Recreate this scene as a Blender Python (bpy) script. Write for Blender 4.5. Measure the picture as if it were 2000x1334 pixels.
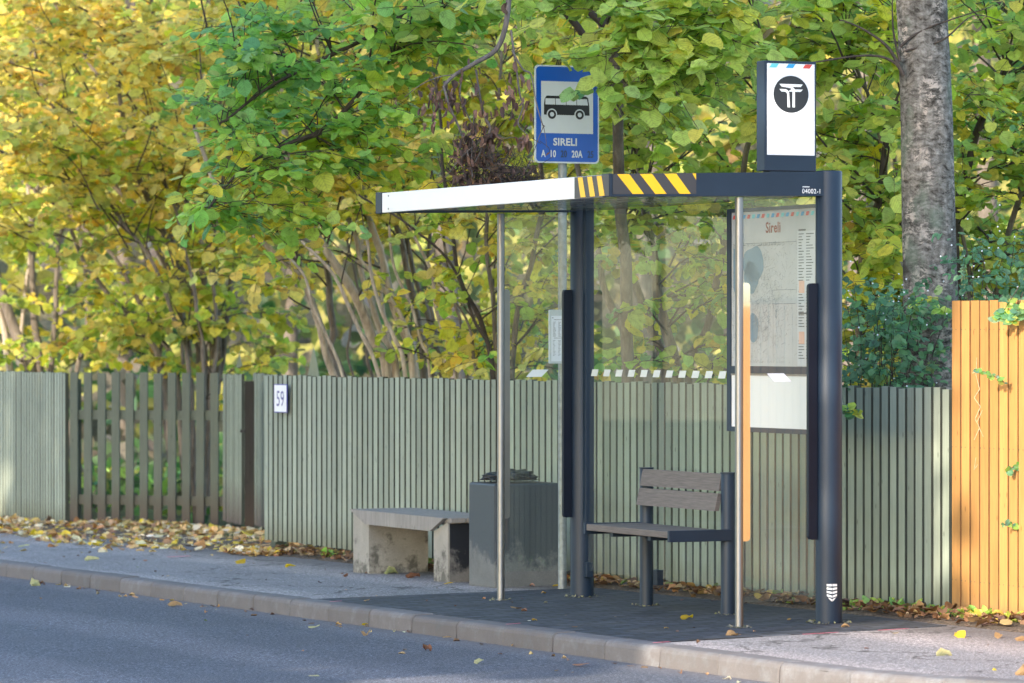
import bpy, math, random
import numpy as np
from mathutils import Vector, Matrix, noise
R = math.radians
random.seed(7); rng = np.random.default_rng(11)
for o in list(bpy.data.objects): bpy.data.objects.remove(o)
scene = bpy.context.scene
col = scene.collection

# ------------------------------------------------------------------ camera
cd = bpy.data.cameras.new('camera'); cam = bpy.data.objects.new('camera', cd); col.objects.link(cam)
cd.sensor_width = 36; cd.lens = 144; cd.clip_end = 2000; cd.clip_start = 0.3
cam.location = (0, 0, 1.6); cam.rotation_euler = (R(90 - 0.0215), 0, 0)
cd.dof.use_dof = True; cd.dof.focus_distance = 24.6; cd.dof.aperture_fstop = 4.0
scene.camera = cam
# ------------------------------------------------------------------ sky and sun
SUN_EL, SUN_AZ = R(24), math.atan2(-0.62, -0.785)     # azimuth: direction towards the sun in x (east) / y (north)
sun_dir = Vector((-0.62 * math.cos(SUN_EL), -0.785 * math.cos(SUN_EL), math.sin(SUN_EL))).normalized()
world = bpy.data.worlds.new('World'); scene.world = world; world.use_nodes = True
wn = world.node_tree; bg = wn.nodes['Background']
sky = wn.nodes.new('ShaderNodeTexSky'); sky.sky_type = 'NISHITA'; sky.sun_disc = False
sky.sun_elevation = SUN_EL; sky.sun_rotation = math.atan2(-0.62, -0.785)
sky.air_density = 1.0; sky.dust_density = 1.0; sky.ozone_density = 1.0
wn.links.new(sky.outputs[0], bg.inputs[0]); bg.inputs[1].default_value = 0.15
sd = bpy.data.lights.new('sun', 'SUN'); sun = bpy.data.objects.new('sun', sd); col.objects.link(sun)
sd.energy = 2.0; sd.angle = R(0.53); sd.color = (1.0, 0.86, 0.68)
sun.rotation_euler = sun_dir.to_track_quat('Z', 'Y').to_euler()
scene.view_settings.view_transform = 'Standard'; scene.view_settings.look = 'None'
scene.view_settings.exposure = 2.05; scene.view_settings.gamma = 1.0
cy = scene.cycles
cy.max_bounces = 10; cy.transparent_max_bounces = 24; cy.diffuse_bounces = 6; cy.glossy_bounces = 4
cy.transmission_bounces = 6; cy.use_denoising = True; cy.caustics_reflective = False; cy.caustics_refractive = False

# ------------------------------------------------------------------ frames: site axes v (towards the fence), u (along the road, away)
PHI = R(24.8); CP, SP = math.cos(PHI), math.sin(PHI)
P1 = (1.787, 23.1)
F = 8000.0
def gz(v, u): return 0.016 * v - 0.010 * u
def W(v, u, z): return Vector((P1[0] + v * CP - u * SP, P1[1] + v * SP + u * CP, z))
def vu(x, y):
    dx, dy = x - P1[0], y - P1[1]
    return dx * CP + dy * SP, -dx * SP + dy * CP
def at(px, py, Y): return Vector(((px - 1000) / F * Y, Y, 1.6 - (py - 664) * Y / F))

def tag(o, label=None, cat=None, group=None, kind=None):
    if label: o['label'] = label
    if cat: o['category'] = cat
    if group: o['group'] = group
    if kind: o['kind'] = kind
    return o
def thing(name, label, cat, v, u, z=None, group=None, rot=PHI):
    e = bpy.data.objects.new(name, None); col.objects.link(e)
    e.location = W(v, u, gz(v, u) if z is None else z); e.rotation_euler = (0, 0, rot)
    e.empty_display_size = 0.2
    e['org'] = (v, u, e.location.z)
    return tag(e, label, cat, group)
def wthing(name, label, cat, loc, group=None):
    e = bpy.data.objects.new(name, None); col.objects.link(e); e.location = loc
    return tag(e, label, cat, group)

class MB:
    """collects shapes in site coordinates (x = v, y = u, z)"""
    def __init__(s): s.v = []; s.f = []; s.sm = []
    def add(s, vs, fs, smooth=False):
        b = len(s.v); s.v += [tuple(p) for p in vs]; s.f += [tuple(i + b for i in f) for f in fs]; s.sm += [smooth] * len(fs)
    def box(s, x0, x1, y0, y1, z0, z1, b=0.0):
        if x0 > x1: x0, x1 = x1, x0
        if y0 > y1: y0, y1 = y1, y0
        if b <= 0:
            vs = [(x, y, z) for x in (x0, x1) for y in (y0, y1) for z in (z0, z1)]
            s.add(vs, [(0, 1, 3, 2), (4, 6, 7, 5), (0, 4, 5, 1), (2, 3, 7, 6), (0, 2, 6, 4), (1, 5, 7, 3)]); return
        b = min(b, (x1 - x0) * .49, (y1 - y0) * .49, (z1 - z0) * .49)
        import bmesh
        bm = bmesh.new(); bmesh.ops.create_cube(bm, size=1)
        for vt in bm.verts:
            vt.co = Vector(((x0 + x1) / 2 + vt.co.x * (x1 - x0), (y0 + y1) / 2 + vt.co.y * (y1 - y0), (z0 + z1) / 2 + vt.co.z * (z1 - z0)))
        bmesh.ops.bevel(bm, geom=bm.edges[:], offset=b, segments=2, affect='EDGES', profile=.5)
        bm.verts.index_update(); s.add([v_.co[:] for v_ in bm.verts], [[v_.index for v_ in f.verts] for f in bm.faces]); bm.free()
    def hexa(s, p):   # 8 points: bottom loop 4, top loop 4
        s.add(p, [(3, 2, 1, 0), (4, 5, 6, 7), (0, 1, 5, 4), (1, 2, 6, 5), (2, 3, 7, 6), (3, 0, 4, 7)])
    def prism(s, poly, fn, d0, d1, smooth=False):
        """poly: 2-D points; fn(a, b, d) -> 3-D; caps plus sides"""
        n = len(poly); vs = [fn(a, b, d0) for a, b in poly] + [fn(a, b, d1) for a, b in poly]
        fs = [tuple(range(n))[::-1], tuple(range(n, 2 * n))]
        s.add(vs, fs); s.add(vs, [(i, (i + 1) % n, n + (i + 1) % n, n + i) for i in range(n)], smooth)
    def cyl(s, x, y, z0, z1, r, n=32, r1=None, cap=True, bev=0.0):
        r1 = r if r1 is None else r1
        rings = [(z0, r)] + ([(z1 - bev, r1), (z1 - bev * .3, r1 - bev * .3), (z1, r1 - bev)] if bev else [(z1, r1)])
        vs = []
        for z, rr in rings: vs += [(x + rr * math.cos(2 * math.pi * k / n), y + rr * math.sin(2 * math.pi * k / n), z) for k in range(n)]
        fs = [(j * n + k, j * n + (k + 1) % n, (j + 1) * n + (k + 1) % n, (j + 1) * n + k) for j in range(len(rings) - 1) for k in range(n)]
        s.add(vs, fs, True)
        if cap:
            m = (len(rings) - 1) * n; s.add(vs, [tuple(range(m, m + n)), tuple(range(n))[::-1]])
    def build(s, name, mat, parent=None, label=None, origin=None, rot=PHI):
        me = bpy.data.meshes.new(name)
        if parent is not None: ox, oy, oz = parent['org'] if 'org' in parent else (0, 0, 0)
        elif origin: ox, oy, oz = origin
        else:
            a = np.array(s.v); ox, oy, oz = a[:, 0].mean(), a[:, 1].mean(), a[:, 2].min()
        me.from_pydata([(a - ox, b - oy, c - oz) for a, b, c in s.v], [], s.f)
        me.polygons.foreach_set('use_smooth', s.sm); me.update()
        o = bpy.data.objects.new(name, me); col.objects.link(o); me.materials.append(mat)
        if parent is not None:
            p = parent
            if parent.type == 'MESH': pass
            o.parent = parent; o['org'] = (ox, oy, oz)
        else:
            o.location = W(ox, oy, oz); o.rotation_euler = (0, 0, rot); o['org'] = (ox, oy, oz)
        if label: o['label'] = label
        return o

# ------------------------------------------------------------------ materials
def mat(name): 
    m = bpy.data.materials.new(name); m.use_nodes = True
    return m, m.node_tree.nodes, m.node_tree.links, m.node_tree.nodes['Principled BSDF']
def coord(N, L, kind='Object', scale=(1, 1, 1)):
    t = N.new('ShaderNodeTexCoord'); mp = N.new('ShaderNodeMapping'); mp.inputs['Scale'].default_value = scale
    L.new(t.outputs[kind], mp.inputs[0]); return mp.outputs[0]
def nz(N, L, vec, scale, detail=4, rough=.55):
    n = N.new('ShaderNodeTexNoise'); n.inputs['Scale'].default_value = scale; n.inputs['Detail'].default_value = detail
    n.inputs['Roughness'].default_value = rough; L.new(vec, n.inputs['Vector']); return n.outputs['Fac']
def ramp(N, L, fac, stops):
    r = N.new('ShaderNodeValToRGB'); e = r.color_ramp.elements
    while len(e) < len(stops): e.new(.5)
    for k, (p, c) in enumerate(stops):
        e[k].position = p; e[k].color = (c[0], c[1], c[2], 1) if not isinstance(c, (int, float)) else (c, c, c, 1)
    L.new(fac, r.inputs[0]); return r.outputs[0]
def mixc(N, L, fac, a, b, mode='MIX'):
    m = N.new('ShaderNodeMix'); m.data_type = 'RGBA'; m.blend_type = mode
    for sock, val in ((0, fac), (6, a), (7, b)):
        if isinstance(val, (int, float)): m.inputs[sock].default_value = val
        elif isinstance(val, tuple): m.inputs[sock].default_value = (*val, 1)
        else: L.new(val, m.inputs[sock])
    return m.outputs[2]
def bump(N, L, bs, h, strength=.3, dist=.01):
    b = N.new('ShaderNodeBump'); b.inputs['Strength'].default_value = strength; b.inputs['Distance'].default_value = dist
    L.new(h, b.inputs['Height']); L.new(b.outputs[0], bs.inputs['Normal'])
def math_(N, L, op, a, b=None):
    m = N.new('ShaderNodeMath'); m.operation = op
    for i, v_ in enumerate((a, b)):
        if v_ is None: continue
        if isinstance(v_, (int, float)): m.inputs[i].default_value = v_
        else: L.new(v_, m.inputs[i])
    return m.outputs[0]
def plain(name, c, rough=.5, metal=0, nscale=0, namt=.15, bmp=0.0, bscale=300, spec=.5):
    m, N, L, B = mat(name); B.inputs['Roughness'].default_value = rough; B.inputs['Metallic'].default_value = metal
    B.inputs['Specular IOR Level'].default_value = spec
    vec = coord(N, L)
    n = nz(N, L, vec, nscale or 6, 5)
    d = tuple(x * (1 - namt) for x in c); e = tuple(min(1, x * (1 + namt)) for x in c)
    L.new(ramp(N, L, n, [(.3, d), (.7, e)]), B.inputs['Base Color'])
    if bmp: bump(N, L, B, nz(N, L, vec, bscale, 2), bmp, .002)
    return m
M = {}
M['navy'] = plain('navy powder coat', (.011, .024, .047), .46, 0, 4, .12, .12, 900, .35)
M['navy_dark'] = plain('dark navy paint', (.005, .009, .020), .45, 0, 4, .1, .05, 900, .2)
M['steel'] = plain('brushed steel tube', (.23, .235, .25), .42, 1, 3, .12, .08, 500)
M['plate'] = plain('polished steel plate', (.8, .8, .79), .06, 1, 3, .05)
M['steelstrip'] = plain('satin grey strip', (.16, .17, .17), .35, .6, 4, .08)
M['galv'] = plain('galvanised steel', (.25, .28, .30), .55, .5, 26, .25, .05, 300)
M['white'] = plain('white paint', (.80, .81, .84), .35, 0, 3, .03)
M['panelwhite'] = plain('white opal panel', (.74, .76, .82), .3, 0, 2, .02)
M['black'] = plain('black print', (.014, .014, .018), .4, 0, 5, .1)
M['charcoal'] = plain('charcoal tape', (.045, .04, .045), .45, 0, 5, .1)
M['yellow'] = plain('yellow tape', (.92, .52, .006), .4, 0, 5, .06)
M['blue'] = plain('blue sign enamel', (.003, .085, .46), .3, 0, 5, .08)
M['lightblue'] = plain('pale blue print', (.02, .28, .55), .4)
M['teal'] = plain('teal print', (.13, .55, .60), .4)
M['red'] = plain('red print', (.62, .06, .045), .4)
M['brownred'] = plain('brown red print', (.23, .05, .035), .5)
M['paper'] = plain('printed paper', (.46, .48, .51), .6, 0, 8, .04)
M['column'] = plain('column paper', (.54, .57, .62), .6, 0, 8, .04)
M['water'] = plain('map water blue', (.17, .26, .34), .6, 0, 8, .05)
M['ink'] = plain('grey ink', (.11, .125, .14), .6)
M['faint'] = plain('faint ink', (.36, .39, .40), .6)
M['pink'] = plain('peach print', (.66, .42, .34), .6)
M['fadedblue'] = plain('faded sign digits', (.018, .045, .13), .4)
M['signblue'] = plain('blue digits', (.03, .03, .28), .4)
M['squares'] = plain('frosted white film', (.62, .68, .70), .6, 0, 5, .04)
M['reflective'] = plain('grey white reflective sheet', (.56, .61, .66), .35, 0, 5, .04)
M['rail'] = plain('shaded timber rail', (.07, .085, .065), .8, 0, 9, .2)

def m_wood(name, c, streak=.25, dirt=None, dz=(0, .3), rough=.75, bumps=.25):
    m, N, L, B = mat(name); B.inputs['Roughness'].default_value = rough; B.inputs['Specular IOR Level'].default_value = .3
    vec = coord(N, L, 'Object', (14, 14, 1.2)); vec2 = coord(N, L)
    n1 = nz(N, L, vec, 3.2, 7, .65); n2 = nz(N, L, vec2, 3.0, 5)
    a = ramp(N, L, n1, [(.28, tuple(x * (1 - streak) for x in c)), (.72, tuple(x * (1 + streak) for x in c))])
    a = mixc(N, L, math_(N, L, 'MULTIPLY', ramp(N, L, n2, [(.35, 0.0), (.7, 1.0)]), .35), a, tuple(x * .72 for x in c))
    # every board a little different: random by position across boards
    g = N.new('ShaderNodeNewGeometry'); rv = ramp(N, L, g.outputs['Random Per Island'], [(0, .80), (1, 1.18)])
    a = mixc(N, L, 1.0, a, rv, 'MULTIPLY')
    vn = N.new('ShaderNodeTexVoronoi'); vn.inputs['Scale'].default_value = 3.1
    L.new(coord(N, L, 'Object', (5, 5, 1.8)), vn.inputs['Vector'])
    knot = ramp(N, L, vn.outputs['Distance'], [(.05, .55), (.12, 1.0)]); a = mixc(N, L, 1.0, a, knot, 'MULTIPLY')
    if dirt:
        s = N.new('ShaderNodeSeparateXYZ'); L.new(vec2, s.inputs[0])
        mr = N.new('ShaderNodeMapRange'); mr.inputs[1].default_value = dz[1]; mr.inputs[2].default_value = dz[0]
        L.new(math_(N, L, 'ADD', s.outputs[2], math_(N, L, 'MULTIPLY', math_(N, L, 'SUBTRACT', n1, .5), .25)), mr.inputs[0])
        a = mixc(N, L, mr.outputs[0], a, dirt)
    L.new(a, B.inputs['Base Color']); bump(N, L, B, n1, bumps, .004); return m
M['sagegapshade'] = plain('sage board edge with painted gap shade', (.055, .062, .048), .9, 0, 9, .2)  # shade of the slat gaps, painted as a dark colour on the slat sides
M['orangegapshade'] = plain('orange board edge with painted gap shade', (.20, .09, .03), .9, 0, 9, .2)  # groove shade painted into the colour of the orange board sides
M['sagedirty'] = m_wood('sage boards browned at the foot', (.26, .30, .245), .12, (.14, .10, .09), (.0, .45))
M['sage'] = m_wood('sage green painted boards', (.285, .325, .27), .13, (.15, .15, .10), (-.04, .26))
M['gate'] = m_wood('grey green gate boards', (.12, .138, .112), .12, (.09, .066, .055), (0, .42))
M['gatepost'] = m_wood('weathered dark post', (.04, .036, .034), .3, (.07, .05, .042), (0, .5))
M['orange'] = m_wood('orange stained boards', (.43, .225, .075), .17, (.28, .16, .07), (-.03, .10), .6, .12)
M['greywood'] = m_wood('weathered grey planks', (.26, .245, .235), .25)
def m_plank(name, c):
    m, N, L, B = mat(name); B.inputs['Roughness'].default_value = .65
    vec = coord(N, L, 'Object', (1.5, 1.5, 30)); n = nz(N, L, vec, 6, 6, .6)
    L.new(ramp(N, L, n, [(.3, tuple(x * .7 for x in c)), (.7, tuple(x * 1.3 for x in c))]), B.inputs['Base Color']); bump(N, L, B, n, .4, .002); return m
M['plank'] = m_plank('brown composite plank', (.115, .10, .095))

def m_concrete(name, c, stain=(.12, .11, .09), st=.5, paint=None, wear=.22, bottom=(0, .1)):
    m, N, L, B = mat(name); B.inputs['Roughness'].default_value = .85
    vec = coord(N, L); n = nz(N, L, vec, 5, 8, .65); f = nz(N, L, vec, 160, 3)
    a = ramp(N, L, n, [(.25, tuple(x * .72 for x in c)), (.6, c), (.8, tuple(min(1, x * 1.15) for x in c))])
    a = mixc(N, L, .35, a, ramp(N, L, f, [(.3, .35), (.7, 1.0)]), 'MULTIPLY')
    if name == 'kerb concrete':
        g = N.new('ShaderNodeNewGeometry'); a = mixc(N, L, 1.0, a, ramp(N, L, g.outputs['Random Per Island'], [(0, .78), (1, 1.22)]), 'MULTIPLY')
    s = N.new('ShaderNodeSeparateXYZ'); L.new(vec, s.inputs[0]); z = s.outputs[2]
    if stain:
        k = math_(N, L, 'SUBTRACT', nz(N, L, vec, 9, 6, .7), math_(N, L, 'MULTIPLY', z, .6))
        a = mixc(N, L, ramp(N, L, k, [(.42, 0.0), (.55, st)]), a, stain)
    if paint:
        k = math_(N, L, 'ADD', z, math_(N, L, 'MULTIPLY', math_(N, L, 'SUBTRACT', nz(N, L, coord(N, L, 'Object', (1, 1, .8)), 4.5, 10, .75), .5), .95))
        a = mixc(N, L, ramp(N, L, k, [(wear - .03, 0.0), (wear + .07, 1.0)]), a, paint)
        L.new(ramp(N, L, k, [(wear, .85), (wear + .08, .45)]), B.inputs['Roughness'])
    L.new(a, B.inputs['Base Color']); bump(N, L, B, mixc(N, L, .5, n, f), .5, .004); return m
M['conc'] = m_concrete('cast concrete', (.37, .35, .315), (.07, .068, .058), .85)
M['conc_kerb'] = m_concrete('kerb concrete', (.19, .188, .198), (.12, .10, .095), .5)
M['binpaint'] = m_concrete('worn black painted concrete', (.16, .17, .175), None, .5, (.027, .037, .052), .19)
M['legpaint'] = m_concrete('black painted concrete leg', (.2, .19, .18), None, .5, (.018, .02, .026), .10)

def m_asphalt(name, c, contrast=.4, track=False, warm=None, rough=.8):
    m, N, L, B = mat(name); B.inputs['Roughness'].default_value = rough; B.inputs['Specular IOR Level'].default_value = .45
    vec = coord(N, L); f = nz(N, L, vec, 150, 1, .5); g = nz(N, L, vec, 60, 2, .6); b = nz(N, L, vec, .9, 5)
    sp = mixc(N, L, .5, f, g)
    a = ramp(N, L, sp, [(.38, tuple(x * (1 - contrast * 1.3) for x in c)), (.5, c), (.56, tuple(x * (1 + contrast * 1.2) for x in c)), (.64, tuple(min(.8, x * (1 + contrast * 5)) for x in c))])
    a = mixc(N, L, ramp(N, L, b, [(.35, 0.0), (.7, .4)]), a, mixc(N, L, 1.0, a, (.62, .60, .60), 'MULTIPLY'))
    if track:
        sx_ = N.new('ShaderNodeSeparateXYZ'); L.new(vec, sx_.inputs[0])
        wv = math_(N, L, 'ADD', sx_.outputs[0], math_(N, L, 'MULTIPLY', nz(N, L, coord(N, L, 'Object', (.8, .25, 1)), 1.0, 4), .9))
        bb = math_(N, L, 'MULTIPLY', math_(N, L, 'ADD', math_(N, L, 'SINE', math_(N, L, 'MULTIPLY', wv, 4.2)), 1), .5)
        a = mixc(N, L, ramp(N, L, bb, [(.45, 0.0), (.95, .6)]), a, mixc(N, L, 1.0, a, (1.75, 1.6, 1.5), 'MULTIPLY'))
    sv = N.new('ShaderNodeSeparateXYZ'); L.new(vec, sv.inputs[0]); nn_ = math_(N, L, 'MULTIPLY', math_(N, L, 'SUBTRACT', nz(N, L, vec, 5, 6, .7), .5), .35)
    if name == 'road asphalt':
        e = ramp(N, L, math_(N, L, 'ADD', math_(N, L, 'ADD', sv.outputs[0], 1.9), nn_), [(0.0, 0.0), (.28, .65)]); a = mixc(N, L, e, a, (.16, .145, .145))
    else:
        e = ramp(N, L, math_(N, L, 'ADD', math_(N, L, 'ADD', sv.outputs[0], .25), math_(N, L, 'MULTIPLY', nn_, 1.6)), [(0.0, 0.0), (.5, .6)]); a = mixc(N, L, e, a, (.10, .088, .082))
        ck = N.new('ShaderNodeTexVoronoi'); ck.feature = 'DISTANCE_TO_EDGE'; ck.inputs['Scale'].default_value = .55
        vv = N.new('ShaderNodeVectorMath'); vv.operation = 'ADD'; L.new(vec, vv.inputs[0]); nzv = N.new('ShaderNodeTexNoise'); nzv.inputs['Scale'].default_value = 2.5; nzv.inputs['Detail'].default_value = 5; L.new(vec, nzv.inputs['Vector'])
        L.new(nzv.outputs['Color'], vv.inputs[1]); L.new(vv.outputs[0], ck.inputs['Vector']); a = mixc(N, L, ramp(N, L, ck.outputs['Distance'], [(.004, .8), (.012, 0.0)]), a, (.03, .028, .026))
    L.new(a, B.inputs['Base Color']); bump(N, L, B, sp, .8, .006); return m
M['road'] = m_asphalt('road asphalt', (.084, .090, .108), .5, True, (.11, .105, .12))
M['walk'] = m_asphalt('sidewalk asphalt', (.205, .20, .21), .4, True, (.17, .15, .155))
def m_brick():
    m, N, L, B = mat('dark paving bricks'); B.inputs['Roughness'].default_value = .7
    vec = coord(N, L); b = N.new('ShaderNodeTexBrick'); L.new(vec, b.inputs['Vector'])
    b.inputs['Scale'].default_value = 1; b.inputs['Brick Width'].default_value = .2; b.inputs['Row Height'].default_value = .1
    b.inputs['Mortar Size'].default_value = .010; b.inputs['Bias'].default_value = -.2
    b.inputs['Color1'].default_value = (.034, .041, .057, 1); b.inputs['Color2'].default_value = (.074, .083, .103, 1); b.inputs['Mortar'].default_value = (.010, .010, .012, 1)
    n = nz(N, L, vec, 90, 3); n2 = nz(N, L, vec, 2.2, 4)
    a = mixc(N, L, .5, b.outputs['Color'], ramp(N, L, n, [(.3, .5), (.7, 1.4)]), 'MULTIPLY')
    st = nz(N, L, coord(N, L, 'Object', (1.6, 9, 1)), 2.4, 4, .75)
    a = mixc(N, L, .8, a, ramp(N, L, st, [(.40, .18), (.48, .95), (.66, 1.7)]), 'MULTIPLY')
    a = mixc(N, L, ramp(N, L, n2, [(.5, 0.0), (.75, .35)]), a, (.10, .095, .09))
    L.new(a, B.inputs['Base Color']); bump(N, L, B, mixc(N, L, .3, b.outputs['Fac'], n), -.35, .004); return m
M['brick'] = m_brick()
def m_soil():
    m, N, L, B = mat('soil and grass'); B.inputs['Roughness'].default_value = .95
    vec = coord(N, L); a = ramp(N, L, nz(N, L, vec, .7, 6), [(.35, (.05, .045, .03)), (.5, (.06, .09, .025)), (.7, (.09, .14, .04))])
    a = mixc(N, L, ramp(N, L, nz(N, L, vec, 30, 4), [(.5, 0.0), (.62, .5)]), a, (.14, .09, .05))
    L.new(a, B.inputs['Base Color']); bump(N, L, B, nz(N, L, vec, 25, 5), 1, .03); return m
M['soil'] = m_soil()
def m_debris():
    m, N, L, B = mat('soil litter strip'); B.inputs['Roughness'].default_value = .95
    vec = coord(N, L); n = nz(N, L, vec, 55, 4, .7)
    L.new(ramp(N, L, n, [(.3, (.03, .022, .017)), (.5, (.10, .075, .055)), (.62, (.2, .15, .11)), (.75, (.42, .37, .33))]), B.inputs['Base Color'])
    bump(N, L, B, n, 1, .02); return m
M['debris'] = m_debris()
def m_leaf(name, trans=.5, rough=.5):
    m, N, L, B = mat(name); B.inputs['Roughness'].default_value = rough; B.inputs['Specular IOR Level'].default_value = .35
    at_ = N.new('ShaderNodeAttribute'); at_.attribute_name = 'Col'
    uvn = N.new('ShaderNodeUVMap'); s = N.new('ShaderNodeSeparateXYZ'); L.new(uvn.outputs[0], s.inputs[0])
    ax = math_(N, L, 'ABSOLUTE', s.outputs[0]); k = math_(N, L, 'SUBTRACT', s.outputs[1], math_(N, L, 'MULTIPLY', ax, .8))
    w = math_(N, L, 'SINE', math_(N, L, 'MULTIPLY', k, 42)); 
    vein = ramp(N, L, math_(N, L, 'MULTIPLY', math_(N, L, 'ADD', w, 1), .5), [(0, .80), (.5, 1.0)])
    mid = ramp(N, L, ax, [(.015, .8), (.04, 1.0)])
    tc = N.new('ShaderNodeTexCoord')
    blot = ramp(N, L, nz(N, L, tc.outputs['Object'], 28, 3), [(.32, .62), (.42, .95), (.62, 1.1)])
    c = mixc(N, L, .8, at_.outputs['Color'], vein, 'MULTIPLY'); c = mixc(N, L, .7, c, mid, 'MULTIPLY'); c = mixc(N, L, 1.0, c, blot, 'MULTIPLY')
    L.new(c, B.inputs['Base Color'])
    t = N.new('ShaderNodeBsdfTranslucent'); hs = N.new('ShaderNodeHueSaturation'); hs.inputs['Saturation'].default_value = 1.1; hs.inputs['Value'].default_value = 1.45
    L.new(c, hs.inputs['Color']); L.new(hs.outputs[0], t.inputs[0])
    mx = N.new('ShaderNodeMixShader'); mx.inputs[0].default_value = trans
    L.new(B.outputs[0], mx.inputs[1]); L.new(t.outputs[0], mx.inputs[2]); L.new(mx.outputs[0], N['Material Output'].inputs[0]); return m
M['leaf'] = m_leaf('living leaf'); M['dryleaf'] = m_leaf('dry leaf', .15, .7)
def m_bark(name, c, c2, hs=1.0, sc=6, stretch=(6, 6, 1)):
    m, N, L, B = mat(name); B.inputs['Roughness'].default_value = .85
    vec = coord(N, L, 'Object', stretch); n = nz(N, L, vec, sc, 7, .65); n2 = nz(N, L, coord(N, L), 2.5, 4)
    a = ramp(N, L, n, [(.3, tuple(x * .5 for x in c)), (.5, c), (.72, c2)])
    a = mixc(N, L, ramp(N, L, n2, [(.4, 0.0), (.65, .5)]), a, tuple(x * .8 for x in c2))
    L.new(a, B.inputs['Base Color']); bump(N, L, B, n, .7, .01); return m
M['bark'] = m_bark('brown grey bark', (.13, .105, .085), (.28, .235, .195))
M['paleBark'] = m_bark('pale smooth bark', (.34, .275, .22), (.62, .53, .43))
M['twig'] = m_bark('dark twig', (.05, .036, .03), (.10, .075, .06))
M['deadtwig'] = m_bark('dead grey branch', (.10, .085, .08), (.22, .19, .18))
def m_birch():
    m, N, L, B = mat('silver grey birch bark'); B.inputs['Roughness'].default_value = .9; B.inputs['Specular IOR Level'].default_value = .2
    wob = nz(N, L, coord(N, L), 6, 4)
    cx = N.new('ShaderNodeCombineXYZ'); L.new(math_(N, L, 'MULTIPLY', wob, .12), cx.inputs[2])
    va = N.new('ShaderNodeVectorMath'); va.operation = 'ADD'; tc = N.new('ShaderNodeTexCoord'); L.new(tc.outputs['Object'], va.inputs[0]); L.new(cx.outputs[0], va.inputs[1])
    mp = N.new('ShaderNodeMapping'); mp.inputs['Scale'].default_value = (11, 11, 24); L.new(va.outputs[0], mp.inputs[0])
    crack = nz(N, L, mp.outputs[0], 1.6, 6, .72)
    mp2 = N.new('ShaderNodeMapping'); mp2.inputs['Scale'].default_value = (14, 14, 3); L.new(va.outputs[0], mp2.inputs[0])
    vert = nz(N, L, mp2.outputs[0], 2.0, 6, .7); big = nz(N, L, coord(N, L, 'Object', (2.6, 2.6, 1.4)), 2.4, 5, .6)
    a = ramp(N, L, crack, [(.35, (.035, .03, .026)), (.44, (.125, .112, .10)), (.56, (.215, .20, .185)), (.68, (.33, .31, .29))])
    a = mixc(N, L, .55, a, ramp(N, L, vert, [(.38, .4), (.55, 1.1)]), 'MULTIPLY')
    pale = mixc(N, L, 1.0, ramp(N, L, crack, [(.48, 0.0), (.54, 1.0)]), ramp(N, L, big, [(.50, 0.0), (.60, .9)]), 'MULTIPLY')
    a = mixc(N, L, pale, a, (.50, .42, .37))
    vo = N.new('ShaderNodeTexVoronoi'); vo.inputs['Scale'].default_value = 2.2; L.new(coord(N, L, 'Object', (1, 1, 1.6)), vo.inputs['Vector'])
    a = mixc(N, L, ramp(N, L, vo.outputs['Distance'], [(.10, .85), (.24, 0.0)]), a, (.04, .036, .032))
    g = nz(N, L, coord(N, L, 'Object', (1, 1, .6)), 4.5, 5); a = mixc(N, L, ramp(N, L, g, [(.54, 0.0), (.66, .45)]), a, (.17, .22, .17))
    L.new(a, B.inputs['Base Color']); bump(N, L, B, crack, .8, .010); return m
M['birch'] = m_birch()
def m_glass(name, tint=(.90, .95, .93), dust=.05, base=.045, dustcol=(.55, .62, .62)):
    m, N, L, B = mat(name); N.remove(B)
    lw = N.new('ShaderNodeLayerWeight'); lw.inputs[0].default_value = .5
    p = math_(N, L, 'POWER', lw.outputs['Facing'], 5.0); fr = math_(N, L, 'ADD', math_(N, L, 'MULTIPLY', p, .95), base)
    tr = N.new('ShaderNodeBsdfTransparent'); tr.inputs[0].default_value = (*tint, 1)
    gl = N.new('ShaderNodeBsdfGlossy'); gl.inputs['Roughness'].default_value = .01
    m1 = N.new('ShaderNodeMixShader'); L.new(fr, m1.inputs[0]); L.new(tr.outputs[0], m1.inputs[1]); L.new(gl.outputs[0], m1.inputs[2])
    df = N.new('ShaderNodeBsdfDiffuse'); df.inputs[0].default_value = (*dustcol, 1)
    d = ramp(N, L, nz(N, L, coord(N, L, 'Object', (3, 3, .5)), 2.2, 5), [(.3, dust * .4), (.7, dust * 1.6)])
    m2 = N.new('ShaderNodeMixShader'); L.new(d, m2.inputs[0]); L.new(m1.outputs[0], m2.inputs[1]); L.new(df.outputs[0], m2.inputs[2])
    L.new(m2.outputs[0], N['Material Output'].inputs[0]); return m
M['glass'] = m_glass('pane glass', (.89, .94, .92), .042, .055, (.50, .58, .57)); M['roofglass'] = m_glass('dirty roof glass', (.80, .84, .82), .30, .12, (.62, .64, .60))
M['glassedge'] = plain('green glass edge', (.16, .26, .25), .15)
def m_bag():
    m, N, L, B = mat('black plastic film'); B.inputs['Base Color'].default_value = (.008, .009, .011, 1); B.inputs['Roughness'].default_value = .22
    bump(N, L, B, nz(N, L, coord(N, L), 22, 4), .9, .03); return m
M['bag'] = m_bag()

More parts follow.
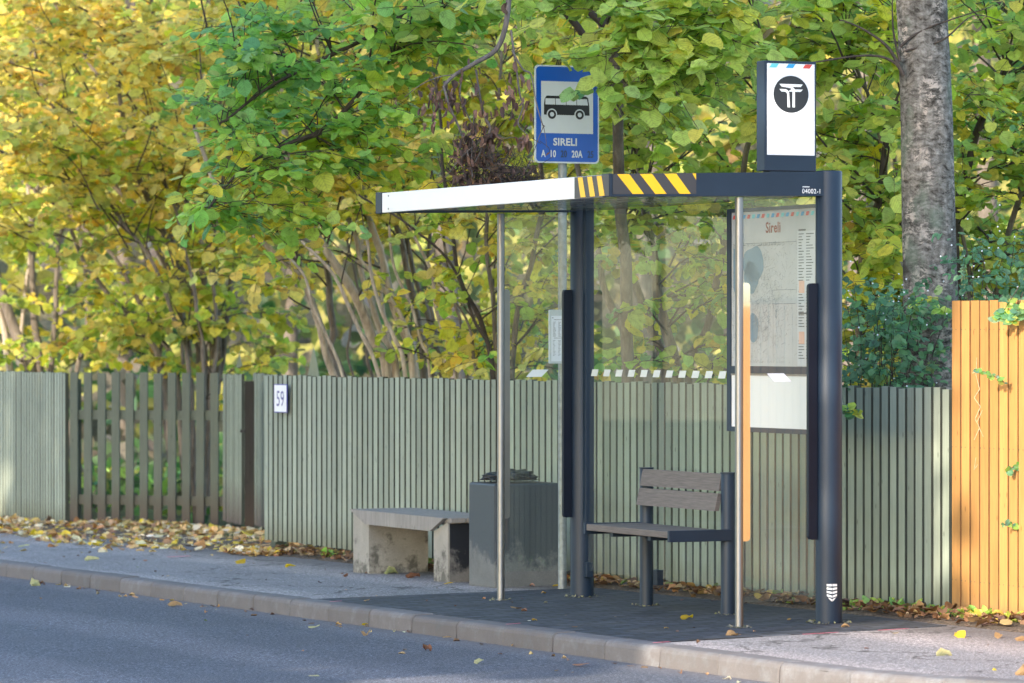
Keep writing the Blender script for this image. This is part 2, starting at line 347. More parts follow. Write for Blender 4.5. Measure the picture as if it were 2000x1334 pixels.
# ------------------------------------------------------------------ the setting
def sheet(name, prof, u0, u1, du, m, kind='structure'):
    """prof: list of (v, dz) across; swept along u on the tilted plane"""
    us = np.arange(u0, u1 + du * .5, du); mb = MB(); n = len(prof)
    vs = [(v, u, gz(v, u) + dz) for u in us for v, dz in prof]
    fs = [(i * n + j, i * n + j + 1, (i + 1) * n + j + 1, (i + 1) * n + j) for i in range(len(us) - 1) for j in range(n - 1)]
    mb.add(vs, fs); o = mb.build(name, m, None, None, (0, 0, 0)); tag(o, kind=kind); return o
sheet('ground', [(-300, -.02), (-12.2, -.02), (-12.2, -.16), (-.4, -.16), (-.4, -.022), (.5, -.022), (2, -.03), (300, -.03)], -260, 300, 35, M['soil'])
sheet('road', [(-9.0, -.115), (-5, -.065), (-1.58, -.10), (-.45, -.10)], -200, 200, 20, M['road'])
# kerb: one strip of stones with open joints, bending towards the fence at its near end
def kv(u): return 0 if u > -2.6 else 0.13 * (-2.6 - u) ** 1.75 * (1 if u > -6 else 1)
prof = [(-1.605, -.16), (-1.60, -.025), (-1.594, -.008), (-1.582, .003), (-1.565, .007), (-1.455, .007), (-1.455, -.16)]
kb = MB(); u = -7.6 ; L0 = .655
while u < 40:
    j = random.uniform(-.004, .004); dv = random.uniform(-.003, .003); a, b_ = u + .005, u + L0 - .004
    segs = [a + random.uniform(-.002, .003), a + .006, b_ - .006, b_ - random.uniform(-.002, .004)]; vs = []
    for k, uu in enumerate(segs):
        sh = .005 if k in (0, 3) else 0
        for i, (v, dz) in enumerate(prof):
            vv = v + dv + (sh if i in (1, 2, 3) else 0); 
            lo = max(u, -6.0)
            vs.append((vv + kv(max(uu, -6.5)), uu, gz(v, uu) + dz + j * (i not in (0, 6)) - sh * (i not in (0, 6))))
    n = len(prof); fs = [(s * n + i, s * n + i + 1, (s + 1) * n + i + 1, (s + 1) * n + i) for s in range(3) for i in range(n - 1)]
    fs += [tuple(range(n)), tuple(3 * n + i for i in range(n))[::-1]]
    kb.add(vs, fs); u += L0
kerb = kb.build('kerb', M['conc_kerb'], None, None, (0, 0, 0)); tag(kerb, kind='structure')
# dark kerb bedding under the joints
bd = MB(); us = [-7.6 + .3 * k for k in range(160)]
vs = []
for uu in us: vs += [(-1.585 + kv(max(uu, -6.5)), uu, gz(-1.58, uu) - .16), (-1.585 + kv(max(uu, -6.5)), uu, gz(-1.58, uu) - .012), (-1.46 + kv(max(uu, -6.5)), uu, gz(-1.46, uu) - .012)]
bd.add(vs, [(3 * i + j, 3 * i + j + 1, 3 * i + j + 4, 3 * i + j + 3) for i in range(len(us) - 1) for j in range(2)])
tag(bd.build('kerb_bedding', plain('dark joint mortar', (.03, .028, .026), .9), None, None, (0, 0, 0)), kind='structure')
# sidewalk, bent with the kerb
sw = MB(); us = [-7.6 + .4 * k for k in range(125)]
vs = []
for uu in us:
    k_ = kv(max(uu, -6.5)); vs += [(-1.457 + k_, uu, gz(-1.45, uu)), (-.6 + k_ * .3, uu, gz(-.6, uu)), (.56 + .03 * math.sin(uu * 3), uu, gz(.56, uu))]
sw.add(vs, [(3 * i + j, 3 * i + j + 1, 3 * i + j + 4, 3 * i + j + 3) for i in range(len(us) - 1) for j in range(2)])
tag(sw.build('sidewalk', M['walk'], None, None, (0, 0, 0)), kind='structure')
ap = MB(); pts = [(-1.452, -.72), (.40, -.62), (.46, .3), (.47, 4.0), (-1.452, 4.15)]
ap.add([(v, uu, gz(v, uu) + .005) for v, uu in pts] + [(v, uu, gz(v, uu) - .01) for v, uu in pts], [(0, 1, 2, 3, 4)] + [(i, 5 + i, 5 + (i + 1) % 5, (i + 1) % 5) for i in range(5)])
tag(ap.build('brick_paving', M['brick'], None, None, (0, 0, 0)), kind='structure')
db = MB(); us = [-4 + .08 * k for k in range(260)]; vs = []
for uu in us:
    for v in (.42, .50, .58, .68, .80, .96, 1.15):
        e = 0 if v in (.42,) else .012 + .016 * noise.noise(Vector((v * 9, uu * 5, 0)))
        vs.append((v + (.05 * noise.noise(Vector((uu * 3, 0, 1))) if v < .5 else 0), uu, gz(v, uu) + (-.01 if v == .42 else e)))
db.add(vs, [(7 * i + j, 7 * i + j + 1, 7 * i + j + 8, 7 * i + j + 7) for i in range(len(us) - 1) for j in range(6)], True)
tag(db.build('verge', M['debris'], None, None, (0, 0, 0)), kind='structure')
# pink survey paint on the kerb and pavement
pp = plain('pink marking spray', (.75, .16, .22), .7, 0, 60, .35)
pk = MB()
for (u0, v0, w_, l_) in ((3.70, -1.52, .02, .09), (1.02, -1.53, .02, .10), (-.84, -1.53, .02, .11), (9.9, -.35, .05, .2)):
    pk.add([(v0, u0, gz(v0, u0) + .0115), (v0 + l_, u0 + .02, gz(v0 + l_, u0) + .0115), (v0 + l_, u0 + .02 + w_, gz(v0 + l_, u0) + .0115), (v0, u0 + w_, gz(v0, u0) + .0115)], [(0, 1, 2, 3)])
for (va, vb) in ((-.55, -.32), (-.08, .12)):
    pk.add([(va, -.70, gz(va, -.7) + .004), (vb, -.69, gz(vb, -.7) + .004), (vb, -.675, gz(vb, -.7) + .004), (va, -.68, gz(va, -.7) + .004)], [(0, 1, 2, 3)])
tag(pk.build('pavement_marking', pp, None, None, (0, 0, 0)), kind='structure')
# wooded hill that closes the view
hb = MB(); nx, nzz = 90, 26; vs = []
for j in range(nzz):
    for i in range(nx):
        x = -45 + i; z = -3 + j * .8; p = Vector((x * .3, z * .4, 3)); vs.append((x + noise.noise(p) * 2, 84 + j * .25 + noise.noise(p * 2.3) * 2.2, z))
hl = bpy.data.meshes.new('hill'); hl.from_pydata(vs, [], [(j * nx + i, j * nx + i + 1, (j + 1) * nx + i + 1, (j + 1) * nx + i) for j in range(nzz - 1) for i in range(nx - 1)])
m_, N_, L_, B_ = mat('wooded hillside'); B_.inputs['Roughness'].default_value = 1
c_ = coord(N_, L_); L_.new(ramp(N_, L_, nz(N_, L_, c_, .9, 8, .7), [(.3, (.05, .06, .02)), (.45, (.14, .15, .03)), (.55, (.28, .25, .06)), (.7, (.17, .15, .11))]), B_.inputs['Base Color'])
hl.materials.append(m_); ho = bpy.data.objects.new('hill', hl); col.objects.link(ho); tag(ho, kind='structure')

# ------------------------------------------------------------------ text and flat marks
def frame_m(o_site, facing):
    """o_site=(v,u,z) lower-left; facing 'u' = looks towards -u (right is +v), 'v' = looks towards -v (right is -u)"""
    if facing == 'u': return lambda a, b, d=0: (o_site[0] + a, o_site[1] - d, o_site[2] + b)
    return lambda a, b, d=0: (o_site[0] - d, o_site[1] - a, o_site[2] + b)
def quads(fr, rects, mb=None, d=0.002):
    mb = mb or MB()
    for r in rects:
        p = r if len(r) > 4 or isinstance(r[0], tuple) else ((r[0], r[1]), (r[2], r[1]), (r[2], r[3]), (r[0], r[3]))
        mb.add([fr(a, b, d) for a, b in p], [tuple(range(len(p)))])
    return mb
def text_mb(body, size, fr, a0, b0, d=.002, sx=1.0, mb=None, align='LEFT', bold=0.0):
    cu = bpy.data.curves.new('t', 'FONT'); cu.body = body; cu.size = size; cu.align_x = align; cu.resolution_u = 3; cu.offset = bold; cu.space_character = 1.06
    ob = bpy.data.objects.new('t', cu); col.objects.link(ob); dg = bpy.context.evaluated_depsgraph_get()
    me = bpy.data.meshes.new_from_object(ob.evaluated_get(dg)); mb = mb or MB()
    mb.add([fr(a0 + v.co.x * sx, b0 + v.co.y, d) for v in me.vertices], [tuple(p.vertices) for p in me.polygons])
    bpy.data.objects.remove(ob); bpy.data.meshes.remove(me); bpy.data.curves.remove(cu); return mb
def disc_pts(cx, cy_, rx, ry=None, n=40, a0=0, a1=2 * math.pi):
    ry = ry or rx; return tuple((cx + rx * math.cos(a0 + (a1 - a0) * k / n), cy_ + ry * math.sin(a0 + (a1 - a0) * k / n)) for k in range(n))
def rrect(x0, x1, y0, y1, r, n=6, corners=(1, 1, 1, 1)):
    pts = []
    for (cx, cy_, a), c in zip(((x1 - r, y1 - r, 0), (x0 + r, y1 - r, 90), (x0 + r, y0 + r, 180), (x1 - r, y0 + r, 270)), corners):
        if c: pts += [(cx + r * math.cos(R(a + 90 * k / n)), cy_ + r * math.sin(R(a + 90 * k / n))) for k in range(n + 1)]
        else: pts.append((x1 if a in (0, 270) else x0, y1 if a in (0, 90) else y0))
    return pts

# ------------------------------------------------------------------ bus shelter
UW = 3.2
sh = thing('bus_shelter', 'dark navy bus shelter with glass panes, white roof edge and yellow hazard stripes', 'bus shelter', 0, 0)
for (v, u) in ((0, 0), (0, UW)):
    mb = MB(); g0 = gz(v, u) - .03
    mb.cyl(v, u, g0, 2.553, .075, 48, bev=.006); p = mb.build('post', M['navy'], sh)
    if u == 0:   # white shield emblem wrapped on the post near its foot
        em = MB(); r = .0762
        c0 = math.atan2(-P1[1], -P1[0]) - PHI   # towards the viewer side
        def wrap(a, b): ang = -math.pi / 2 - PHI + .17 + a / r * 1.0; return (v + r * math.cos(ang), u + r * math.sin(ang), .228 - b)
        def prow(b):       # half width of the shield at depth b from its top
            return .031 if b < .055 else .031 * math.sqrt(max(0, 1 - ((b - .055) / .04) ** 2))
        for k, (b0, b1, sl) in enumerate(((0, .013, 0), (.018, .031, .004), (.037, .050, .007), (.056, .069, .009), (.075, .096, .010))):
            for half in (-1, 1):
                n = 8; q0 = []; q1 = []
                for i in range(n + 1):
                    t = i / n; ya = b0 + sl * (1 - t) ; yb = min(.097, b1 + sl * (1 - t) * .9)
                    wa = prow(min(.094, ya + .004)); wb = prow(min(.0945, yb))
                    q0.append(wrap(half * (.0014 + (wa - .0014) * t), ya)); q1.append(wrap(half * (.0014 + (wb - .0014) * t), yb))
                em.add(q0 + q1, [(i, i + 1, n + 2 + i, n + 1 + i) for i in range(n)])
        em.build('emblem', M['white'], p)
for (v, u) in ((-.572, 0), (-.567, UW)):
    mb = MB(); mb.cyl(v, u, gz(v, u) - .02, 2.395, .0235, 28); mb.cyl(v, u, gz(v, u), gz(v, u) + .008, .032, 24); mb.build('support_pole', M['steel'], sh)
VF = -1.38
def beam(u0, u1):
    mb = MB(); vs = []
    for v, z0, z1 in ((VF, 2.388, 2.512), (-.055, 2.411, 2.547)):
        for uu, zz in ((u0, z0), (u1, z0), (u1, z1), (u0, z1)): vs.append((v, uu, zz))
    mb.add(vs, [(0, 1, 2, 3), (7, 6, 5, 4), (0, 4, 5, 1), (1, 5, 6, 2), (2, 6, 7, 3), (3, 7, 4, 0)]); return mb
b1 = beam(-.045, .045).build('roof_beam', M['navy'], sh)
beam(UW - .045, UW + .045).build('roof_beam', M['navy'], sh)
def bz(v, t): k = (v - VF) / (-.055 - VF); lo = 2.388 + .023 * k; hi = 2.512 + .035 * k; return lo + (hi - lo) * t
# hazard tape on the side beam
fr = lambda a, b, d=0: (VF + a, -.045 - d, bz(VF + a, b))
tp = quads(fr, [(0.0, .1, .515, .985)], d=.0012); tp.build('hazard_tape', M['charcoal'], b1)
for a in (.025, .165, .315): quads(fr, [((a + .095, .105), (a + .165, .105), (a + .075, .98), (a + .0, .98))], d=.0022).build('hazard_stripe', M['yellow'], b1)
quads(fr, [((.515 - .002, .7), (.515 - .002, .98), (.49, .98))], d=.0022).build('hazard_stripe', M['yellow'], b1)
# number on the beam
nb = text_mb('04002-1', .037, lambda a, b, d=0: (-.198 + a, -.045 - d, 2.423 + b), 0, 0, .0015, .95)
quads(lambda a, b, d=0: (-.195 + a, -.045 - d, 2.424 + b), [(0.0, .033, .045, .037)], nb, .0015); nb.build('lettering', M['white'], b1)
lid = MB(); lid.box(-.057, -.045, -.0475, .0475, 2.405, 2.5495, .003); lid.build('joint_sleeve', M['navy'], sh)
# front fascia
fa = MB(); fa.box(VF - .018, VF + .012, .045, UW - .045, 2.388, 2.510, .003); fa_o = fa.build('roof_fascia', M['white'], sh)
ec = MB(); ec.box(VF - .022, VF + .02, UW - .045, UW + .05, 2.384, 2.516, .003); ec.build('corner_cap', M['navy'], sh)
ec = MB(); ec.box(VF - .022, VF - .0005, -.046, .045, 2.386, 2.513, .003); ec.build('corner_cap', M['navy'], sh)
frv = lambda a, b, d=0: (VF - .0225 - d, .392 - a, 2.390 + b * .118)
ht = quads(frv, [(0.0, .0, .436, 1.0)], d=.001)
ht.build('hazard_tape', M['charcoal'], fa_o)
for a in (.045, .165, .285): quads(frv, [((a + .035, .03), (a + .1, .03), (a + .06, .97), (a, .97))], d=.002).build('hazard_stripe', M['yellow'], fa_o)
# glass roof
rg = MB(); rg.add([(VF + .013, .046, 2.396), (.05, .046, 2.418), (.05, UW - .046, 2.418), (VF + .013, UW - .046, 2.396)], [(0, 1, 2, 3)])
rg.build('roof_pane', M['roofglass'], sh)
# glass panes
def pane(name, poly, plane, at0, th=.006):
    mb = MB(); fn = (lambda a, b, d: (a, at0 + d, b)) if plane == 'u' else (lambda a, b, d: (at0 + d, a, b))
    mb.add([fn(a, b, 0) for a, b in poly], [tuple(range(len(poly)))]); o = mb.build(name, M['glass'], sh)
    em = MB(); n = len(poly); vs = [fn(a, b, -th / 2) for a, b in poly] + [fn(a, b, th / 2) for a, b in poly]
    em.add(vs, [(0, 1, n + 1, n)]); em.build('edge', M['glassedge'], o); return o
ps1 = pane('glass_pane', [(-.545, .137), (-.082, .137), (-.082, 2.392), (-.545, 2.392)], 'u', 0)
ps2 = pane('glass_pane', [(-.54, .142), (-.082, .142), (-.082, 2.392), (-.54, 2.392)], 'u', UW)
pb1 = pane('glass_pane', [(.085, .143), (2.140, .143), (2.140, 2.41), (.085, 2.41)], 'v', 0)
pb2 = pane('glass_pane', [(2.152, .143), (3.11, .143), (3.11, 2.41), (2.152, 2.41)], 'v', 0)
for u0, u1, z0 in ((3.085, 3.13, .10), (2.10, 2.19, .10)):
    mb = MB(); mb.box(-.022, .022, u0, u1, z0, z0 + .095, .003); mb.build('clamp_bracket', M['navy'], sh)
fl = MB(); fl.box(-.03, .03, 3.085, 3.13, .38, 2.43, .004); fl.build('pane_channel', M['navy'], sh)
# square dots and parallelogram marks on the panes
sq = MB(); fz = lambda a, b, d=0: (-.006 - d, a, b)
for k in range(12):
    a = 1.245 + .1725 * k
    if a < 2.10 or a > 2.2: pass
    quads(fz, [((a, 1.372), (a + .088, 1.372), (a + .066, 1.415), (a - .022, 1.415))], d=0).build('frosted_mark', M['squares'], sh)
for ps, UU, m in ((ps1, 0, 'panelwhite'), (ps2, UW, 'squares')):
    mb = MB(); fq = lambda a, b, d=0: (a, UU - .006 - d, b)
    pts = ((-.355, 1.367), (-.243, 1.367), (-.292, 1.413), (-.40, 1.413)) if UU == 0 else ((-.396, 1.367), (-.287, 1.367), (-.238, 1.413), (-.350, 1.413))
    quads(fq, [pts], mb, 0); mb.build('pane_mark', M[m], ps)
# glass clamp strips
for UU in (0, UW):
    for (a, b, rc, mt) in ((-.562, -.510, (1, 0, 0, 1), 'plate'), (-.136, -.080, (0, 1, 1, 0), 'navy_dark')):
        mb = MB(); mb.prism(rrect(a, b, .476, 1.919, .022, 6, rc), lambda p, q, d: (p, d, q), UU - .014, UU + .014)
        mb.build('clamp_strip', M['steelstrip' if (mt == 'plate' and UU) else mt], sh)
# map case
mc = MB()
fw = .055
mc.box(-.016, .045, 1.155, 1.205, 1.062, 2.372, .003); mc.box(-.016, .045, .085, .110, 1.062, 2.372, .003)
mc.box(-.015, .045, .110, 1.155, 2.350, 2.371); mc.box(-.015, .045, .110, 1.155, 1.405, 1.447); mc.box(-.015, .045, .110, 1.155, 1.062, 1.090)
mco = mc.build('map_case', M['navy'], sh)
mb = MB(); mb.box(-.0145, .044, .111, 1.154, 1.393, 1.403); mb.build('hinge_bar', M['greywood'], mco)
mb = MB(); mb.box(-.009, .030, .1105, 1.1545, 1.0905, 1.3925); mb.build('blank_panel', M['panelwhite'], mco)
mb = MB(); mb.box(-.009, .030, .1105, 1.1545, 1.4475, 2.3495); mb.build('poster', M['paper'], mco)
fm = lambda a, b, d=0: (-.0092 - d, 1.1495 - a, 1.4475 + b)      # poster: a 0..1.014 to the right, b 0..0.887 up
w, h = 1.014, .887
cb = quads(fm, [(.80, .005, w - .004, .775)], d=.001); cb.build('timetable_column', M['column'], mco)
blobs = MB()
def blob(cx, cy_, rx, ry, n=26, s=0): return tuple((cx + rx * (1 + .22 * noise.noise(Vector((math.cos(2 * math.pi * k / n) * 1.5 + s, math.sin(2 * math.pi * k / n) * 1.5, s)))) * math.cos(2 * math.pi * k / n), cy_ + ry * (1 + .22 * noise.noise(Vector((math.sin(2 * math.pi * k / n) * 1.5, s * 3, math.cos(2 * math.pi * k / n) * 1.5)))) * math.sin(2 * math.pi * k / n)) for k in range(n))
quads(fm, [((.02, .46), (.05, .40), (.08, .47), (.12, .55), (.10, .62), (.13, .68), (.09, .69), (.02, .69)), blob(.27, .60, .13, .10, s=1), blob(.24, .52, .09, .09, s=2), blob(.27, .22, .065, .085, s=3)], blobs, .0012)
blobs.build('map_water', M['water'], mco)
ln = MB(); fn_ = MB()
rr = random.Random(3)
for k in range(1500):     # street network: short strokes, denser towards the middle
    a = min(.79, max(.02, rr.gauss(.38, .18))); b = min(.70, max(.02, rr.gauss(.38, .2)))
    if (a - .27) ** 2 / .016 + (b - .60) ** 2 / .009 < 1: continue
    an = rr.choice((0.35, 0.35 + math.pi / 2, rr.uniform(0, 3.14))); l = rr.uniform(.008, .035) * (2.5 if k % 40 == 0 else 1); t = .0011
    dx, dy = math.cos(an) * l, math.sin(an) * l; nx_, ny_ = -math.sin(an) * t, math.cos(an) * t
    quads(fm, [((a, b), (a + dx, b + dy), (a + dx + nx_, b + dy + ny_), (a + nx_, b + ny_))], ln if k % 3 else fn_, .0016)
for k in range(44):      # columns of small print
    b = .755 - k * .0165
    if 17 <= k <= 19 or 33 <= k <= 36: continue
    quads(fm, [(.815, b, .815 + rr.uniform(.03, .075), b + .005), (.905, b, .905 + rr.uniform(.03, .09), b + .005)], ln, .002)
quads(fm, [(.02, .715, .79, .717), (.815, .775, .90, .785), (.815, .30, .93, .309), (.50, .36, .502, .44), (.50, .36, .78, .362), (.50, .44, .78, .442), (.51, .02, .512, .36), (.06, .03, .062, .13), (.06, .13, .30, .131)], ln, .002)
for k in range(8): quads(fm, [(.53, .375 + k * .007, .53 + rr.uniform(.03, .12), .377 + k * .007), (.08, .04 + k * .011, .08 + rr.uniform(.08, .2), .042 + k * .011)], fn_, .002)
quads(fm, [(.03, .705, .17, .709), (.03, .695, .15, .698)], ln, .002)
ln.build('printed_lines', M['ink'], mco); fn_.build('faint_lines', M['faint'], mco)
quads(fm, [(.82, .42, .885, .49), (.82, .13, .885, .20)], d=.0022).build('peach_box', M['pink'], mco)
text_mb('Sireli', .085, fm, .42, .775, .002, 1.0, None, 'LEFT', .002).build('lettering', M['brownred'], mco)
for nm, mt, off in (('airmail_red', 'red', 0), ('airmail_teal', 'teal', 1), ('airmail_blue', 'lightblue', 2)):
    mb = MB()
    for k in range(off, 17, 3): a = .012 + k * .059; quads(fm, [((a, .862), (a + .034, .862), (a + .046, .885), (a + .012, .885))], mb, .002)
    mb.build(nm, M[mt], mco)
# ------------------------------------------------------------------ light box on the roof
lb = thing('light_box_sign', 'tall dark box with white face and round black emblem on the roof beam', 'sign', -.25, 0, 2.545)
mb = MB(); mb.box(-.418, -.088, -.045, .050, 2.5455, 3.162, .004); mb.box(-.38, -.12, -.035, .04, 2.51, 2.546); mb.build('housing', M['navy'], lb)
mb = MB(); mb.box(-.402, -.100, -.0475, -.0445, 2.635, 3.147, .001); pn = mb.build('sign_face', M['panelwhite'], lb)
fl_ = lambda a, b, d=0: (-.402 + a, -.0476 - d, 2.635 + b)
for a, mt in ((.012, 'teal'), (.118, 'lightblue'), (.225, 'red')):
    quads(fl_, [((a, .488), (a + .045, .488), (a + .062, .511), (a + .017, .511))], d=.001).build('airmail_stripe', M[mt], pn)
quads(fl_, [disc_pts(.151, .341, .112, .104, 56)], d=.001).build('emblem_disc', M['black'], pn)
lg = MB()
quads(fl_, [((.076, .398), (.090, .383), (.212, .383), (.225, .398)), ((.150, .369), (.133, .356), (.212, .356), (.225, .369)), ((.159, .360), (.175, .360), (.175, .268), (.159, .268))], lg, .002)
n = 10   # the two curved stems
p0 = [(.076, .369)] + [(.076 + .036 + .0265 * math.sin(t * math.pi / 2 / n), .369 - .0265 * (1 - math.cos(t * math.pi / 2 / n)) - .0) for t in range(n + 1)] + [(.1435, .268)]
p1 = [(.090, .355)] + [(.108 + .018 * math.sin(t * math.pi / 2 / n), .355 - .018 * (1 - math.cos(t * math.pi / 2 / n))) for t in range(n + 1)] + [(.1275, .268)]
lg.add([fl_(a, b, .002) for a, b in p0 + p1], [(k, k + 1, len(p0) + k + 1, len(p0) + k) for k in range(len(p0) - 1)])
q0 = [(.112, .388)] + [(.135 + .04 * math.sin(t * math.pi / 2 / n), .388 - .026 * (1 - math.cos(t * math.pi / 2 / n))) for t in range(n + 1)]
q1 = [(.090, .383)] + [(.128 + .031 * math.sin(t * math.pi / 2 / n), .378 - .018 * (1 - math.cos(t * math.pi / 2 / n))) for t in range(n + 1)]
lg.add([fl_(a, b, .0024) for a, b in q0 + q1], [(k, k + 1, len(q0) + k + 1, len(q0) + k) for k in range(len(q0) - 1)])
lg.build('emblem_glyph', M['white'], pn)

lb.location = Vector(lb.location) - Vector((CP, SP, 0)) * .018
# ------------------------------------------------------------------ shelter bench
bn = thing('shelter_bench', 'bench of brown planks on two navy posts inside the shelter', 'bench', -.1, 1.55)
for uu, hgt_ in ((2.09, .818), (1.03, .818)):
    mb = MB(); mb.cyl(-.10, uu, gz(-.1, uu) - .02, hgt_, .042, 32, bev=.004); mb.cyl(-.10, uu, hgt_, hgt_ + .006, .046, 32); mb.build('post', M['navy'], bn)
for uu in (2.105, .985):
    mb = MB(); mb.box(-.515, -.10, uu - .012, uu + .012, .425, .492, .003); mb.build('arm_bracket', M['navy'], bn)
for k in range(3):
    mb = MB(); a = -.508 + .128 * k; mb.box(a, a + .12, 1.0, 2.09, .447, .487, .004); mb.build('seat_plank', M['plank'], bn)
for uu in (1.3, 1.8):
    mb = MB(); mb.box(-.47, -.14, uu, uu + .04, .42, .446); mb.build('seat_bearer', M['navy'], bn)
for z0, z1, s0, s1 in ((.715, .815, .012, .030), (.598, .700, -.014, .008)):
    mb = MB(); vs = []
    for uu in (1.045, 2.075):
        vs += [(-.165 + s0, uu, z0), (-.137 + s0, uu, z0), (-.137 + s1, uu, z1), (-.165 + s1, uu, z1)]
    mb.add(vs, [(0, 1, 2, 3), (7, 6, 5, 4), (0, 4, 5, 1), (1, 5, 6, 2), (2, 6, 7, 3), (3, 7, 4, 0)]); mb.build('back_plank', M['plank'], bn)
# ------------------------------------------------------------------ concrete bench
cb = thing('concrete_bench', 'weathered grey plank bench on two concrete blocks by the green fence', 'bench', .25, 6.1)
def leg(ua, ub, mt, flip):
    """ua outer end, ub inner end; the inner top corner is cut away"""
    g0 = gz(.2, 6) - .02; mb = MB(); poly = [(ua, g0), (ub, g0), (ub, .285), (ua + (ub - ua) * .12, .352), (ua, .352)]
    mb.prism(poly, lambda a, b, d: (d, a, b), .0, .46); return mb
leg(6.98, 6.69, 'conc', 0).build('leg', M['conc'], cb)
leg(5.30, 5.54, 'conc', 1).build('leg', M['conc'], cb)
mb = MB(); mb.box(.012, .447, 5.2965, 5.2998, gz(.2, 5.1) + .0, .348); mb.build('painted_end', M['legpaint'], cb, 'black painted end of the block')
mb = MB(); top = .385; mb.prism([(6.98, top), (5.30, top), (5.54, .288), (6.69, .288)], lambda a, b, d: (d, a, b), -.032, -.002); mb.build('front_board', M['greywood'], cb)
for k in range(4):
    mb = MB(); a = .004 + .117 * k; mb.box(a, a + .108, 5.255, 7.0, .3535, .386, .003); mb.build('seat_plank', M['greywood'], cb)
mb = MB(); mb.prism([(6.98, top), (5.30, top), (5.54, .288), (6.69, .288)], lambda a, b, d: (d, a, b), .462, .49); mb.build('rear_board', M['greywood'], cb)
# ------------------------------------------------------------------ litter bin and bag
bi = thing('litter_bin', 'square concrete litter bin with worn black paint beside the concrete bench', 'bin', .2, 4.75)
mb = MB(); g0 = gz(.2, 4.75) - .01; mb.box(-.02, .465, 4.49, 4.915, g0, .645, .014); mb.build('body', M['binpaint'], bi)
mb = MB(); mb.box(.03, .415, 4.54, 4.865, .640, .6475); mb.build('inner_liner', M['black'], bi)
import bmesh
def bag():
    bm = bmesh.new(); bmesh.ops.create_icosphere(bm, subdivisions=5, radius=1)
    for v in bm.verts:
        c = v.co; d = 1 + .35 * noise.noise(c * 2.1) + .18 * noise.noise(c * 5.3) + .08 * abs(noise.noise(c * 12))
        v.co = Vector((c.x * .175 * d, c.y * .165 * d, max(-.006, c.z * .060 * d)))
        if c.x < -.78: v.co.z += .02 * abs(noise.noise(c * 9)) ; v.co.x -= .03
    me = bpy.data.meshes.new('rubbish_bag'); bm.to_mesh(me); bm.free()
    for p in me.polygons: p.use_smooth = True
    me.materials.append(M['bag']); o = bpy.data.objects.new('rubbish_bag', me); col.objects.link(o)
    o.location = W(.2, 4.72, .668); o.rotation_euler = (0, 0, PHI)
    tag(o, 'crumpled black plastic bag poking out of the top of the litter bin', 'bag')
bag()
# ------------------------------------------------------------------ bus stop sign
PV, PU = .27, 4.03
ss = thing('bus_stop_sign', 'blue and white bus stop sign with stop name and route numbers on a grey pole', 'sign', PV, PU)
mb = MB(); mb.cyl(PV - .012, PU, gz(PV, PU) - .03, 3.25, .029, 32); mb.cyl(PV - .012, PU, 3.25, 3.27, .031, 24); mb.build('pole', M['galv'], ss)
SV0, SV1, SZ0, SZ1 = .034, .501, 2.757, 3.397
mb = MB(); mb.prism(rrect(SV0, SV1, SZ0, SZ1, .03), lambda a, b, d: (a, d, b), PU - .050, PU - .040); pl = mb.build('sign_plate', M['reflective'], ss)
fs = lambda a, b, d=0: (SV0 + a, PU - .050 - d, SZ0 + b)
mb = MB(); mb.add([fs(a, b, .001) for a, b in rrect(.010, .457, .010, .630, .024)], [tuple(range(28))]); mb.build('blue_field', M['blue'], pl)
quads(fs, [(.045, .195, .422, .535)], d=.002).build('white_field', M['reflective'], pl)
bus = MB()
bus_poly = ((.065, .315), (.065, .380), (.070, .418), (.084, .440), (.372, .440), (.386, .428), (.394, .375), (.396, .315))
quads(fs, [bus_poly], bus, .003); bus.build('bus_symbol', M['black'], pl)
wh = MB()
quads(fs, [(.075, .382, .146, .422), (.150, .382, .224, .422), (.228, .382, .300, .422), ((.304, .382), (.384, .382), (.377, .422), (.304, .422))], wh, .004)
quads(fs, [disc_pts(.122, .318, .0375, n=32), disc_pts(.323, .318, .0375, n=32)], wh, .004); wh.build('bus_windows', M['reflective'], pl)
for a in (.122, .323):
    quads(fs, [disc_pts(a, .318, .030, n=32)], d=.005).build('bus_wheel', M['black'], pl); quads(fs, [disc_pts(a, .318, .015, n=24)], d=.006).build('bus_hub', M['reflective'], pl)
tx = text_mb('SIRELI', .066, fs, .132, .117, .003, .98, None, 'LEFT', .0022)
text_mb('A', .062, fs, .046, .040, .003, .72, tx, 'LEFT', .002); text_mb('10', .062, fs, .106, .040, .003, .72, tx, 'LEFT', .002); text_mb('20A', .062, fs, .266, .040, .003, .72, tx, 'LEFT', .002)
tx.build('lettering', M['reflective'], pl)
tx = text_mb('20', .062, fs, .186, .040, .003, .72, None, 'LEFT', .002); text_mb('25', .062, fs, .380, .040, .003, .72, tx, 'LEFT', .002); tx.build('faded_lettering', M['fadedblue'], pl)
for z in (2.9, 3.2): mb = MB(); mb.box(PV - .045, PV + .02, PU - .0395, PU + .032, z, z + .025, .003); mb.build('clamp', M['galv'], ss)
